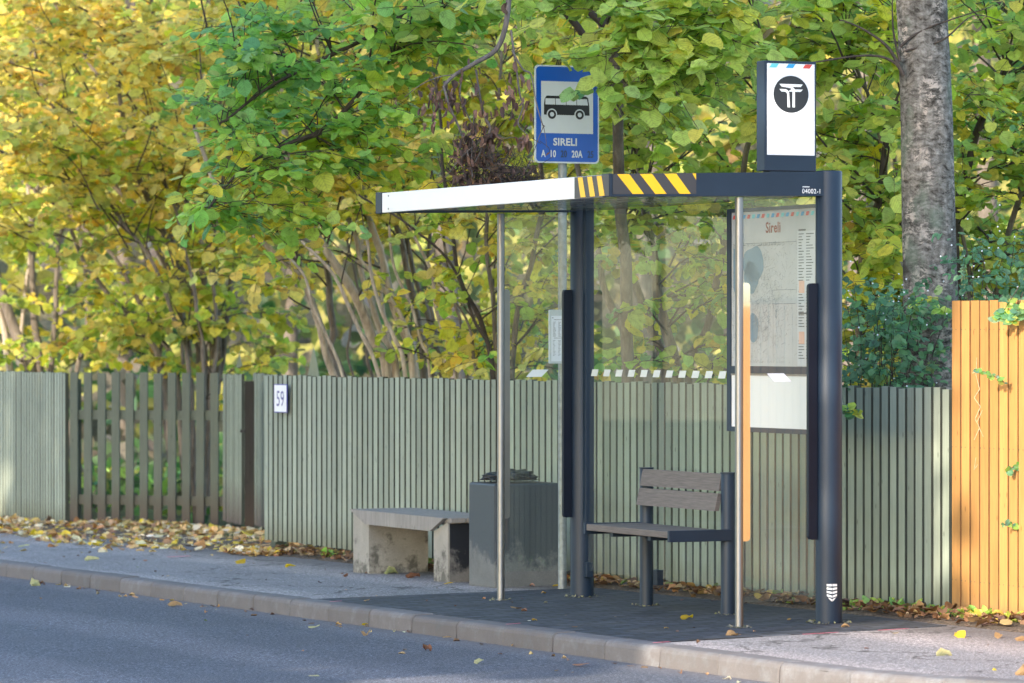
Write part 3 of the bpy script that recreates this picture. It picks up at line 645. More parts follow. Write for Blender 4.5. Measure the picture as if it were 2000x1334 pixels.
# timetable board on the same pole
tb = MB(); tb.prism(rrect(.140, .375, 1.446, 1.798, .006, 3), lambda a, b, d: (a, d, b), PU - .052, PU - .034)
tbo = tb.build('timetable_board', plain('pale grey frame', (.52, .56, .58), .5), ss)
ft = lambda a, b, d=0: (.140 + a, PU - .052 - d, 1.446 + b)
quads(ft, [(.012, .014, .223, .312)], d=.001).build('paper', M['panelwhite'], tbo)
mb = quads(ft, [(.03, .285, .20, .288), (.03, .165, .20, .168), (.018, .296, .026, .302), (.095, .327, .102, .337)], d=.002)
for k in range(14):
    for cx_ in (.024, .062, .10, .14, .18): quads(ft, [(cx_, .27 - k * .0072, cx_ + rr.uniform(.010, .022), .2725 - k * .0072)], mb, .002)
for k in range(12):
    for cx_ in (.024, .062, .12, .16): quads(ft, [(cx_, .15 - k * .0090, cx_ + rr.uniform(.008, .020), .1525 - k * .0090)], mb, .002)
mb.build('printed_lines', M['ink'], tbo)

# ------------------------------------------------------------------ fences
def gap_fence(name, label, A, B, z_top, pitch, wd, th, m, zb=None, jit=.007, post_m='gatepost', cat='fence', narrow=None, rails=(.3, 1.0), group=None):
    """boards from A to B (site v,u), faces looking to the right hand of A->B reversed (towards the street)"""
    va, ua = A; vb, ub = B; Ln = math.hypot(vb - va, ub - ua); dx, dy = (vb - va) / Ln, (ub - ua) / Ln   # along
    nx_, ny_ = -dy, dx                                                      # normal towards the street when A is near and B far
    t = thing(name, label, cat, (va + vb) / 2, (ua + ub) / 2, None, group)
    mb = MB(); n = int(Ln / pitch)
    def P(s, o): return (va + dx * s + nx_ * o, ua + dy * s + ny_ * o)
    for k in range(n):
        w_ = wd; s0 = k * pitch
        if narrow and k < len(narrow): w_ = pitch - narrow[k]
        s1 = s0 + w_ + random.uniform(-.001, .001); s0 += random.uniform(-.001, .001)
        zt = z_top + random.uniform(-jit, jit); o = random.uniform(-.0015, .0015)
        g = gz(*P(s0, 0)) if zb is None else zb; g += random.uniform(0, .012)
        c = [P(s0, th + o), P(s1, th + o), P(s1, o), P(s0, o)]
        mb.hexa([(x, y, g) for x, y in c] + [(x, y, zt) for x, y in c])
    bp_ = mb.build('board_panel', m, t)
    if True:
        bp_.data.materials.append(M['sagegapshade'] if m is not M['orange'] else M['orangegapshade'])
        for i, pf in enumerate(bp_.data.polygons): pf.material_index = 1 if i % 6 in (3, 5) else 0  # side faces get the darker colour that paints shade into the gaps
    for zr in rails:
        r = MB(); c = [P(0, -.001), P(Ln, -.001), P(Ln, -.04), P(0, -.04)]; r.hexa([(x, y, zr - .04) for x, y in c] + [(x, y, zr + .04) for x, y in c]); r.build('rail', M['rail'], t)
    npst = max(2, int(Ln / 2.4) + 1)
    for k in range(npst):
        s = .03 + (Ln - .12) * k / (npst - 1); q = MB(); c = [P(s, -.042), P(s + .09, -.042), P(s + .09, -.13), P(s, -.13)]
        q.hexa([(x, y, gz(x, y) - .1) for x, y in c] + [(x, y, z_top - .06) for x, y in c]); q.build('post', M['rail'], t)
    # light-tight backing boards behind the gaps
    return t, P
gap_fence('slat_fence', 'long sage green slat fence running behind the shelter and the concrete bench', (.93, .175), (.64, 10.33), 1.320, .0955, .070, .042, M['sage'], .0)
t_, _ = None, None
gap_fence('slat_fence', 'sage green slat fence at the far left before the picket gate', (1.14, 16.72), (1.45, 24.5), 1.29, .0955, .070, .040, M['sage'])
of, OP = gap_fence('board_fence', 'tall orange stained board fence at the right edge', (.885, -8.683), (.915, .165), 1.825, .104, .088, .024, M['orange'], None, .002, rails=(.35, 1.1, 1.6))
# screws and chalk scribble on the orange fence
sc = MB()
for k in range(60):
    s = 8.843 - .045 - .104 * k + .0
    for zz in (.22, .985, 1.66):
        for ds in (-.02, .022):
            x, y = OP(max(.02, s + ds), .026); sc.add([(x - .0005, y + .004 * math.cos(a_), zz + .004 * math.sin(a_)) for a_ in [i_ * math.pi / 3 for i_ in range(6)]], [(0, 1, 2, 3, 4, 5)])
sc.build('screw_heads', M['rail'], of)
gr = MB()
def stroke(pts, w_=.006):
    w_ *= .6
    for (a, b), (c, d) in zip(pts, pts[1:]):
        ln_ = math.hypot(c - a, d - b) or 1; ox, oy = -(d - b) / ln_ * w_, (c - a) / ln_ * w_
        q = []
        for s, z in ((a - ox, b - oy), (c - ox, d - oy), (c + ox, d + oy), (a + ox, b + oy)):
            x, y = OP(8.843 - s, .0285); q.append((x, y, z))
        gr.add(q, [(0, 1, 2, 3)])
stroke([(.30, 1.50), (.29, 1.40), (.33, 1.32), (.27, 1.27), (.34, 1.22), (.28, 1.15), (.33, 1.10), (.27, 1.03)], .005)
stroke([(.35, 1.44), (.25, 1.41)], .005); stroke([(.36, 1.20), (.30, 1.13), (.37, 1.05)], .004); stroke([(.29, .93), (.27, .86), (.31, .89)], .004)
gr.build('chalk_scribble', plain('pale chalk', (.58, .40, .25), .9, 0, 60, .3), of)
# double gate with pickets, side gate and dark post
def world_vu(px, Y): return vu((px - 1000) / F * Y, Y)
def picket_gate(label, A, B, n, wd, z0, z1, m, name='picket_gate'):
    t = thing(name, label, 'gate', (A[0] + B[0]) / 2, (A[1] + B[1]) / 2)
    Ln = math.hypot(B[0] - A[0], B[1] - A[1]); dx, dy = (B[0] - A[0]) / Ln, (B[1] - A[1]) / Ln; nx_, ny_ = -dy, dx
    if nx_ * 1 + ny_ * 0 > 0 and False: pass
    def P(s, o): return (A[0] + dx * s + nx_ * o, A[1] + dy * s + ny_ * o)
    pt = Ln / n
    for k in range(n):
        s0 = pt * k + (pt - wd) * .8; c = [P(s0, .022), P(s0 + wd, .022), P(s0 + wd, 0), P(s0, 0)]; dz = random.uniform(-.006, .006)
        mb = MB(); mb.hexa([(x, y, z0 + random.uniform(0, .01)) for x, y in c] + [(x, y, z1 + dz) for x, y in c]); mb.build('picket', m, t)
    for zr in (z0 + .22, z0 + 1.02):
        mb = MB(); c = [P(0, -.001), P(Ln, -.001), P(Ln, -.04), P(0, -.04)]; mb.hexa([(x, y, zr - .045) for x, y in c] + [(x, y, zr + .045) for x, y in c]); mb.build('rail', m, t)
    return t
A = world_vu(438, 38.15); B = world_vu(136, 38.75)
picket_gate('wide grey green picket gate with gaps between its upright boards', A, B, 11, .080, -.125, 1.292, M['gate'])
gap_fence('side_gate', 'narrow slatted green gate leaf between the picket gate and the dark post', world_vu(478, 37.3), world_vu(440, 38.1), 1.285, .075, .055, .03, M['sagedirty'], -.09, cat='gate')
gap_fence('fence_return', 'short green slat panel between the dark post and the long fence', world_vu(548, 35.6), world_vu(497, 37.0), 1.300, .080, .058, .03, M['sagedirty'], -.07, cat='fence')
mb = MB(); c = [world_vu(478, 36.2), world_vu(496, 36.2), world_vu(496, 36.29), world_vu(478, 36.29)]
mb.hexa([(x, y, -.14) for x, y in c] + [(x, y, 1.235) for x, y in c]); gp = mb.build('gate_post', M['gatepost'], None); tag(gp, 'dark weathered wooden post standing between the two green gate panels', 'post')
la = MB(); c = [world_vu(469, 36.18), world_vu(478.5, 36.18), world_vu(478.5, 36.2), world_vu(469, 36.2)]
la.hexa([(x, y, .78) for x, y in c] + [(x, y, .81) for x, y in c]); la.build('latch', M['black'], gp)
for px, py, Y, wpx, lab in ((467, 690, 39.5, 26, 'pale green pointed board rising behind the side gate'), (612, 676, 36.5, 24, 'pale green pointed board rising behind the long fence left of the leaning trunks')):
    v0, u0 = world_vu(px, Y); zt = at(px, py, Y).z; g0 = gz(v0, u0); hw = wpx / 2 / F * Y
    mb = MB(); sh_ = .28
    mb.prism([(-hw, g0), (hw, g0), (hw, zt - sh_), (0.0, zt), (-hw, zt - sh_)], lambda a, b, d: (v0 + a * CP + d * SP, u0 - a * SP + d * CP, b), 0, .05)
    tag(mb.build('pointed_post', M['sage'], None), lab, 'post')
# house number plate
hn = thing('house_number_plate', 'white enamel plate with blue number 59 on the green fence', 'sign', .62, 10.0, 1.026)
mb = MB(); mb.box(.578, .584, 9.725, 10.005, 1.026, 1.252, .002); npl = mb.build('plate', plain('enamel blue rim', (.05, .06, .35), .3), hn)
fh = lambda a, b, d=0: (.578 - d, 10.005 - a, 1.026 + b)
quads(fh, [(.010, .008, .270, .218)], d=.001).build('white_field', M['panelwhite'], npl)
text_mb('59', .175, fh, .055, .052, .002, .95, None, 'LEFT', .0).build('lettering', M['signblue'], npl)

# ------------------------------------------------------------------ vegetation
def lf_template(lobed=0.0):
    mid = [(0, 0), (0, .33), (0, .68), (0, 1)]
    rt = [(.27, -.03), (.44, .22), (.47, .48), (.36, .76), (.14, .93)]
    vs = []; 
    for x, y in mid: vs.append((x, y, 0))
    for sgn in (1, -1):
        for x, y in rt: vs.append((sgn * x, y, .16 * x - .22 * (y - .4) ** 2))
    for i, (x, y) in enumerate(mid): vs[i] = (x, y, -.04 - .22 * (y - .4) ** 2)
    f = []
    for b, s in ((4, 1), (9, -1)):
        for q in ((0, b, b + 1, 1), (1, b + 1, b + 2, 2), (2, b + 2, b + 3, 3), (3, b + 3, b + 4, b + 4)):
            q = list(dict.fromkeys(q)); f.append(q if s == 1 else q[::-1])
    return np.array(vs, float), f
TV, TF = lf_template()
class Leaves:
    def __init__(s): s.p = []; s.d = []; s.n = []; s.s = []; s.c = []
    def add(s, p, d, n, size, c): s.p.append(p); s.d.append(d); s.n.append(n); s.s.append(size); s.c.append(c)
    def build(s, name, mat_, parent=None, width=1.0, curl=1.0, loc=(0, 0, 0), rotz=0):
        P = np.array(s.p, float); D = np.array(s.d, float); Nn = np.array(s.n, float); S = np.array(s.s, float); C = np.array(s.c, float)
        k = len(P); D /= np.linalg.norm(D, axis=1, keepdims=True) + 1e-9
        X = np.cross(D, Nn); X /= np.linalg.norm(X, axis=1, keepdims=True) + 1e-9; Z = np.cross(X, D)
        T = TV.copy(); nv = len(T)
        jit = rng.normal(0, .035, (k, nv, 3)); wv = rng.uniform(.8, 1.1, (k, 1, 1)) * width; cv = rng.uniform(-.6, 2.0, (k, 1, 1)) * curl
        t = T[None] + jit
        V = P[:, None] + S[:, None, None] * (X[:, None] * t[:, :, 0:1] * wv + D[:, None] * t[:, :, 1:2] + Z[:, None] * t[:, :, 2:3] * cv)
        V = V.reshape(-1, 3) - np.array(loc)
        fl = [len(f) for f in TF]; fi = np.concatenate([np.array(f) for f in TF])
        loops = (fi[None] + (np.arange(k) * nv)[:, None]).ravel(); tot = np.tile(fl, k); start = np.concatenate([[0], np.cumsum(tot)[:-1]])
        me = bpy.data.meshes.new(name); me.vertices.add(k * nv); me.vertices.foreach_set('co', V.astype(np.float32).ravel())
        me.loops.add(len(loops)); me.loops.foreach_set('vertex_index', loops.astype(np.int32))
        me.polygons.add(len(tot)); me.polygons.foreach_set('loop_start', start.astype(np.int32)); me.polygons.foreach_set('loop_total', tot.astype(np.int32))
        me.update(calc_edges=True)
        ca = me.color_attributes.new('Col', 'FLOAT_COLOR', 'POINT')
        cc = np.ones((k, nv, 4), np.float32); cc[:, :, :3] = C[:, None] * (1 + rng.normal(0, .05, (k, nv, 1))); ca.data.foreach_set('color', cc.ravel())
        uv = me.uv_layers.new(name='UVMap'); uvd = np.tile(TV[fi][:, :2], (k, 1)).astype(np.float32); uv.data.foreach_set('uv', uvd.ravel())
        me.polygons.foreach_set('use_smooth', np.ones(len(tot), bool)); me.materials.append(mat_)
        o = bpy.data.objects.new(name, me); col.objects.link(o)
        if parent is not None: o.parent = parent
        else: o.location = loc
        return o
class Tubes:
    def __init__(s): s.v = []; s.f = []; s.n = 0
    def add(s, pts, r, sides=5):
        pts = [Vector(p) for p in pts]; base = s.n; up = Vector((0.3, 1, 0.2))
        for i, p in enumerate(pts):
            t = (pts[min(i + 1, len(pts) - 1)] - pts[max(i - 1, 0)]).normalized(); a = t.cross(up)
            if a.length < 1e-3: a = t.cross(Vector((1, 0, 0)))
            a.normalize(); b = t.cross(a)
            for k in range(sides):
                an = 2 * math.pi * k / sides; q = p + (a * math.cos(an) + b * math.sin(an)) * r[i]; s.v.append(q[:])
        for i in range(len(pts) - 1):
            for k in range(sides):
                s.f.append((base + i * sides + k, base + i * sides + (k + 1) % sides, base + (i + 1) * sides + (k + 1) % sides, base + (i + 1) * sides + k))
        s.n += len(pts) * sides
    def build(s, name, mat_, parent=None, loc=(0, 0, 0)):
        me = bpy.data.meshes.new(name); me.from_pydata([(x - loc[0], y - loc[1], z - loc[2]) for x, y, z in s.v], [], s.f)
        me.polygons.foreach_set('use_smooth', [True] * len(s.f)); me.materials.append(mat_); me.update()
        o = bpy.data.objects.new(name, me); col.objects.link(o)
        if parent is not None: o.parent = parent
        else: o.location = loc
        return o
def smooth_path(pts, sub=5, wob=0.0):
    """Catmull-Rom through the points"""
    P = [Vector(p) for p in pts]; out = []
    for i in range(len(P) - 1):
        a = P[max(i - 1, 0)]; b = P[i]; c = P[i + 1]; d = P[min(i + 2, len(P) - 1)]
        for k in range(sub):
            t = k / sub; q = .5 * ((2 * b) + (c - a) * t + (2 * a - 5 * b + 4 * c - d) * t * t + (3 * b - a - 3 * c + d) * t ** 3)
            if wob: q = q + Vector((noise.noise(q * 3.1), noise.noise(q * 3.1 + Vector((9, 0, 0))), noise.noise(q * 3.1 + Vector((0, 9, 0))))) * wob
            out.append(q)
    out.append(P[-1]); return out
PAL = {
 'yellow': [((.80, .60, .13), 5), ((.84, .64, .22), 3), ((.72, .62, .16), 5), ((.60, .60, .16), 4), ((.42, .55, .11), 2), ((.50, .27, .07), 1), ((.16, .30, .12), .6), ((.70, .62, .25), .7)],
 'mix': [((.76, .64, .09), 4), ((.56, .62, .10), 5), ((.36, .52, .09), 4), ((.80, .62, .12), 2), ((.20, .40, .09), 1.5), ((.42, .25, .08), .5)],
 'olive': [((.52, .54, .11), 4), ((.64, .54, .11), 3), ((.34, .47, .09), 4), ((.20, .36, .09), 2), ((.30, .20, .08), .8)],
 'green': [((.27, .49, .11), 5), ((.37, .57, .13), 4), ((.20, .41, .15), 2.5), ((.48, .64, .14), 3.5), ((.45, .45, .08), .9), ((.13, .30, .17), 1)],
 'lime': [((.44, .58, .14), 5), ((.54, .63, .16), 4), ((.28, .44, .11), 3), ((.64, .58, .12), 2.4), ((.24, .44, .20), 1)],
 'berry': [((.13, .28, .16), 5), ((.18, .36, .17), 4), ((.22, .36, .20), 2), ((.08, .16, .09), 2), ((.34, .40, .10), .7)],
 'undergreen_': [((.16, .34, .07), 3), ((.24, .40, .08), 2)],
 'litter': [((.64, .40, .18), 4), ((.74, .54, .22), 4), ((.80, .70, .48), 4), ((.50, .27, .13), 2.5), ((.80, .60, .08), 1.8), ((.28, .17, .11), 1)],
 'brown': [((.13, .075, .055), 5), ((.20, .12, .09), 4), ((.09, .055, .045), 4), ((.28, .16, .11), 1.5)],
}
def pal(k, r=random):
    cs = PAL[k]; t = r.uniform(0, sum(w for _, w in cs))
    for c, w in cs:
        t -= w
        if t <= 0: break
    g = r.gauss(1, .12); return (c[0] * g * r.gauss(1, .05), c[1] * g, c[2] * g * r.gauss(1, .12))
def rv(s=1.0): return Vector((random.gauss(0, s), random.gauss(0, s), random.gauss(0, s)))
def spray(lv, tw, p0, p1, r0, ntw, lpt, size, palk, tl=.35, droop=.12, thick=1.0):
    """a side branch p0->p1 with twigs and leaves along its outer part"""
    d = p1 - p0; L = d.length; m = p0.lerp(p1, .5) + Vector((0, 0, .10 * L)) + rv(.05 * L)
    path = smooth_path([p0, m, p1], 5, .03)
    n = len(path); rr_ = [r0 * (1 - .8 * i / (n - 1)) for i in range(n)]; tw.add(path, rr_, 5)
    for k in range(ntw):
        t = random.uniform(.35, 1.0); i = min(n - 2, int(t * (n - 1))); q = path[i]
        dr = (d.normalized() * .6 + rv(.55) + Vector((0, 0, -.05))); dr.z *= .35; dr.normalize()
        l = tl * random.uniform(.5, 1.3); e = q + dr * l + Vector((0, 0, -droop * l)); mm = q.lerp(e, .5) + Vector((0, 0, .05 * l)) + rv(.02)
        tp = smooth_path([q, mm, e], 3); tw.add(tp, [.0035 * thick * (1 - .6 * j / (len(tp) - 1)) for j in range(len(tp))], 3)
        pc = palk if isinstance(palk, str) else random.choice(palk)
        base_c = pal(pc)
        for j in range(lpt):
            tt = (j + .6) / lpt; a = tp[min(len(tp) - 1, int(tt * (len(tp) - 1) + .5))] + rv(.015)
            side = dr.cross(Vector((0, 0, 1))); side = side * (1 if j % 2 else -1)
            hang = random.uniform(-1.0, 0) if (a.z < 2.2 or random.random() < .12) else random.uniform(-.45, .1)
            ld = dr * .45 + side * .6 + Vector((0, 0, hang)) + rv(.22)
            nn = Vector((0, -.35, .9)) + rv(.30)
            c = pal(pc); c = tuple(.45 * x + .55 * y for x, y in zip(c, base_c))
            lv.add(a[:], ld[:], nn[:], size * (.78 if pc == 'green' else 1) * random.choice((.5, .7, .85, 1.0, 1.0, 1.1, 1.25)), c)
def shrub(name, label, base, stems, boxes, size, cat='shrub', group=None, barkm='bark', leafname='foliage'):
    """stems: (list of points, r0, r1); boxes: (x0,x1,y0,y1,Y0,Y1,n,ntw,lpt,palette) in pixels at depth"""
    root = wthing(name, label, cat, base, group); loc = tuple(base)
    samples = []
    for st in stems:
        pts, r0, r1 = st[:3]; mt = st[3] if len(st) > 3 else barkm
        path = smooth_path(pts, 6, .025); n = len(path); t = Tubes()
        rad = [(r0 + (r1 - r0) * i / (n - 1)) * (1 + .10 * noise.noise(Vector((i * .9, r0 * 100, 0)))) for i in range(n)]
        t.add(path, rad, 12); t.build('stem', M[mt], root, loc)
        samples += [(p, rad[i]) for i, p in enumerate(path)]
    lv = Leaves(); tw = Tubes()
    for (x0, x1, y0, y1, Y0, Y1, nb_, ntw, lpt, pk_) in boxes:
        for k in range(nb_):
            Y = random.uniform(Y0, Y1); tgt = at(random.uniform(x0, x1), random.uniform(y0, y1), Y)
            best = None; bd_ = 1e9
            for p, r_ in random.sample(samples, min(len(samples), 26)):
                if p.z < .6 and tgt.z > 1.0: continue
                d_ = (p - tgt).length + max(0, p.z - tgt.z + .1) * 1.2
                if d_ < bd_: bd_ = d_; best = (p, r_)
            if best is None: continue
            p, r_ = best
            if (p - tgt).length > 1.3: p = tgt + (p - tgt).normalized() * random.uniform(.7, 1.3)
            spray(lv, tw, p, tgt, min(r_ * .5, .010), ntw, lpt, size, pk_)
    if lv.p: lv.build(leafname, M['leaf'], root, loc=loc)
    if tw.v: tw.build('twigs', M['twig'], root, loc)
    return root
def stem_px(pts, Y, dY=0.0, g=1.02):
    """pixel polyline at depth Y, drifting by dY towards the top; the first point is set on the ground"""
    n = len(pts); out = [at(x, y, Y + dY * i / max(1, n - 1)) for i, (x, y) in enumerate(pts)]
    return out
def ground_px(px, Y): v, u_ = vu((px - 1000) / F * Y, Y); p = at(px, 664, Y); p.z = gz(v, u_) - .05; return p
def S(basepx, pts, Y, r0, r1, dY=0.0, m=None):
    pp = [ground_px(basepx, Y)] + stem_px(pts, Y, dY)
    r0 = r0 / F * Y; r1 = r1 / F * Y
    return (pp, r0, r1) if m is None else (pp, r0, r1, m)

Yb = 41
shrub('hazel_shrub', 'yellow leaved multi-stemmed shrub behind the picket gate at far left', ground_px(400, Yb),
  [S(372, [(370, 740), (350, 600), (300, 470), (200, 330), (80, 180), (-40, 60)], Yb, 9, 3), S(384, [(400, 740), (385, 640), (330, 480), (260, 320), (230, 160), (190, -60)], Yb, 9, 3.5, -1),
   S(392, [(415, 740), (405, 600), (370, 420), (330, 250), (300, 80), (290, -100)], Yb, 8, 3, -2), S(360, [(345, 740), (300, 640), (220, 500), (130, 420), (40, 350)], Yb, 6, 2.5, .5),
   S(400, [(430, 735), (445, 600), (460, 470), (500, 330), (520, 200)], Yb, 6, 2.5, -1), S(396, [(425, 735), (420, 560), (400, 380), (430, 200), (480, 20)], Yb, 7, 2.5, -3),
   S(340, [(320, 740), (280, 650), (200, 560), (150, 480), (110, 300), (60, 60)], Yb, 7, 3, 1), S(378, [(390, 730), (350, 500), (250, 260), (150, 80), (60, -60)], Yb + .6, 7, 3),
   S(386, [(360, 740), (355, 640), (345, 520), (350, 400), (380, 300)], Yb - .6, 4, 2), S(350, [(310, 735), (316, 640), (290, 520), (250, 420)], Yb + .4, 4, 2), S(395, [(415, 735), (425, 620), (410, 500), (440, 380)], Yb - 2, 4.5, 3), S(380, [(372, 735), (340, 620), (300, 520), (240, 430), (160, 330)], Yb - 2, 5, 3), S(385, [(398, 735), (385, 600), (350, 450), (320, 340)], Yb - 2.2, 4.5, 3)],
  [(-80, 560, -60, 330, 37.5, 42, 135, 6, 6, 'yellow'), (-80, 560, 250, 480, 38, 42, 66, 6, 6, ['yellow', 'mix']), (120, 560, 480, 730, 38.6, 42, 42, 6, 6, ['mix', 'yellow', 'olive']),
   (300, 700, -200, 300, 36, 40, 34, 6, 6, ['yellow', 'yellow', 'mix']), (-100, 560, -260, 0, 38, 43, 18, 6, 7, 'yellow')], .105, group=None)
Yb = 44.5
shrub('hazel_shrub', 'dark stemmed shrub with yellow leaves behind the slat fence in the left corner', ground_px(30, Yb),
  [S(60, [(62, 735), (20, 620), (-20, 500), (-60, 300)], Yb, 14, 8), S(75, [(78, 735), (66, 600), (60, 450), (80, 300), (60, 120)], Yb, 9, 4), S(85, [(98, 735), (110, 600), (120, 450), (180, 300)], Yb, 7, 3),
   S(48, [(45, 735), (46, 600), (60, 430), (30, 200)], Yb, 5, 3, 0, 'paleBark'), S(30, [(20, 735), (6, 640), (-20, 560)], Yb, 8, 6, 0, 'paleBark'), S(120, [(150, 735), (170, 600), (150, 440), (100, 250)], Yb, 6, 3)],
  [(-150, 330, -60, 450, 42.5, 46, 80, 6, 6, ['yellow', 'yellow', 'mix']), (-100, 330, 430, 720, 42.8, 46, 28, 6, 5, ['mix', 'olive'])], .11)
Yb = 33.6
shrub('hazel_shrub', 'clump of thick pale leaning trunks with yellow leaves behind the fence left of the shelter', ground_px(840, Yb),
  [S(770, [(655, 735), (625, 640), (592, 550), (530, 490), (440, 400), (380, 250)], Yb, 8, 4, -.5, 'paleBark'), S(800, [(672, 735), (636, 650), (600, 560), (560, 480)], Yb + .3, 5, 4, 0),
   S(810, [(756, 735), (728, 660), (700, 590), (652, 510), (600, 430), (560, 300), (540, 100)], Yb, 11.5, 6, -.6, 'paleBark'), S(830, [(776, 735), (745, 650), (712, 560), (692, 460), (650, 300), (620, 60)], Yb, 7.5, 4, .4, 'paleBark'),
   S(850, [(812, 735), (786, 640), (758, 560), (735, 470), (700, 330), (690, 120)], Yb, 11, 5, 0, 'paleBark'), S(860, [(828, 735), (818, 630), (800, 540), (782, 470), (740, 330)], Yb + .3, 9, 5, 0),
   S(790, [(658, 735), (650, 640), (640, 540), (628, 470)], Yb + 1.2, 8, 6, 0), S(840, [(808, 740), (800, 660), (778, 610), (745, 560), (700, 500)], Yb - .3, 6, 3, 0, 'paleBark'),
   S(880, [(862, 735), (842, 640), (818, 560), (800, 480), (770, 380)], Yb + .5, 7, 4, 0), S(820, [(726, 735), (716, 640), (690, 520), (670, 440)], Yb + 1.6, 4, 2, 0),
   S(800, [(690, 735), (684, 650), (700, 560)], Yb + 1.8, 3, 2, 0), S(860, [(890, 735), (872, 660), (850, 590), (838, 520), (800, 440)], Yb - 1.0, 4.5, 3, 0, 'paleBark'), S(815, [(740, 735), (706, 650), (672, 580), (640, 520), (590, 470)], Yb - 1.0, 4.5, 3, 0, 'paleBark'),
   S(845, [(795, 735), (772, 660), (742, 600), (722, 530), (715, 450)], Yb - 1.1, 5, 3, 0, 'paleBark'), S(850, [(838, 735), (822, 670), (806, 600), (770, 520), (760, 440)], Yb - .9, 3.5, 2.5, 0, 'paleBark'), S(835, [(768, 735), (760, 660), (742, 560), (748, 470)], Yb + 1.4, 4, 2.5, 0, 'paleBark'),
   S(870, [(910, 735), (902, 640), (880, 560), (868, 480), (870, 400)], Yb - .6, 4, 2.5, 0), S(780, [(668, 735), (642, 660), (610, 600), (596, 540), (560, 500)], Yb - .8, 3.5, 2.5, 0, 'paleBark'), S(870, [(845, 735), (850, 640), (832, 540), (840, 420), (800, 200)], Yb + .8, 5, 3, 0)],
  [(400, 900, -100, 330, 32, 35.5, 105, 6, 6, ['yellow', 'mix', 'yellow']), (480, 860, 300, 430, 32.8, 35, 28, 5, 6, ['mix', 'yellow']), (720, 900, 470, 740, 32.4, 34.4, 12, 4, 4, ['yellow', 'mix']), (400, 560, 330, 560, 33, 35.5, 10, 5, 5, ['yellow', 'mix']), (300, 900, -260, -40, 32, 36, 14, 6, 6, 'mix')], .10)
Yb = 31.6
shrub('hazel_shrub', 'dark thin-stemmed shrub with yellow leaves seen past the shelter left edge', ground_px(960, Yb),
  [S(962, [(962, 735), (944, 640), (905, 560), (880, 450), (866, 320), (850, 150)], Yb, 6, 3, 0, 'twig'), S(968, [(966, 735), (925, 620), (880, 520), (800, 440), (700, 380)], Yb - .3, 4, 2, 0, 'twig'),
   S(972, [(972, 735), (965, 600), (950, 460), (960, 300), (980, 100)], Yb, 6, 3, .3), S(980, [(1000, 735), (1010, 620), (1040, 500), (1060, 380), (1040, 200)], Yb, 7, 4), S(955, [(930, 735), (915, 640), (850, 540)], Yb + .3, 4, 2)],
  [(840, 1140, 400, 735, 30.6, 33, 34, 5, 5, ['yellow', 'mix', 'mix']), (800, 1180, 0, 420, 30.8, 33.4, 62, 6, 6, ['mix', 'yellow', 'olive']), (800, 1200, -220, 20, 31, 34, 10, 6, 6, 'mix')], .10)
Yb = 29.0
shrub('hazel_shrub', 'olive leaved shrub with a forked grey trunk seen through the shelter back glass', ground_px(1310, Yb),
  [S(1330, [(1322, 745), (1298, 640), (1280, 540), (1268, 450), (1256, 380), (1240, 250), (1200, 80)], Yb, 13, 6, 0), S(1300, [(1250, 745), (1215, 640), (1180, 560), (1165, 480), (1120, 300)], Yb + .4, 10, 5),
   S(1320, [(1300, 745), (1262, 620), (1230, 520), (1216, 430)], Yb + 1.0, 11, 7), S(1340, [(1345, 745), (1380, 640), (1410, 500), (1440, 400), (1456, 300), (1500, 100)], Yb + .2, 9, 5)],
  [(1130, 1480, 380, 740, 27.6, 30.6, 30, 5, 5, ['olive', 'mix', 'green']), (1130, 1500, 0, 400, 28, 31, 64, 6, 5, ['olive', 'mix', 'lime']), (1100, 1500, -220, 20, 28, 31, 9, 6, 6, 'mix')], .10)
Yb = 28.0
shrub('hazel_shrub', 'green and yellow leaved shrub between the shelter corner post and the grey birch', ground_px(1700, Yb),
  [S(1700, [(1700, 750), (1702, 620), (1712, 480), (1716, 380), (1735, 250), (1790, 120)], Yb, 10, 4, 0, 'twig'), S(1694, [(1680, 750), (1672, 600), (1690, 450), (1730, 340), (1700, 200), (1650, 60)], Yb + .3, 7, 3), S(1720, [(1740, 750), (1742, 560), (1760, 400), (1722, 190)], Yb, 6, 3)],
  [(1480, 1790, -60, 480, 26.8, 29.5, 68, 6, 5, ['lime', 'mix', 'olive', 'lime']), (1630, 1790, 430, 760, 27, 29.5, 30, 6, 6, ['olive', 'mix']), (1450, 1850, -240, 0, 27, 30, 9, 6, 6, 'lime')], .10)
Yb = 29.0
shrub('hazel_shrub', 'green leaved shrub behind the orange fence right of the birch', ground_px(1900, Yb),
  [S(1890, [(1880, 700), (1866, 500), (1890, 330), (1935, 190), (1990, 80), (2050, -60)], Yb, 11, 5, 0, 'twig'), S(1910, [(1930, 700), (1960, 500), (2010, 330), (2080, 200)], Yb + .4, 8, 4), S(1896, [(1900, 700), (1885, 480), (1870, 380)], Yb, 6, 3)],
  [(1850, 2080, -60, 480, 27.6, 30.6, 46, 6, 5, ['lime', 'olive', 'green', 'mix']), (1850, 2100, 440, 640, 28, 30.6, 20, 6, 5, ['olive', 'lime']), (2080, 2500, 0, 600, 27, 30, 40, 6, 6, 'olive'), (1850, 2200, -240, 0, 28, 31, 8, 6, 6, 'lime')], .10)
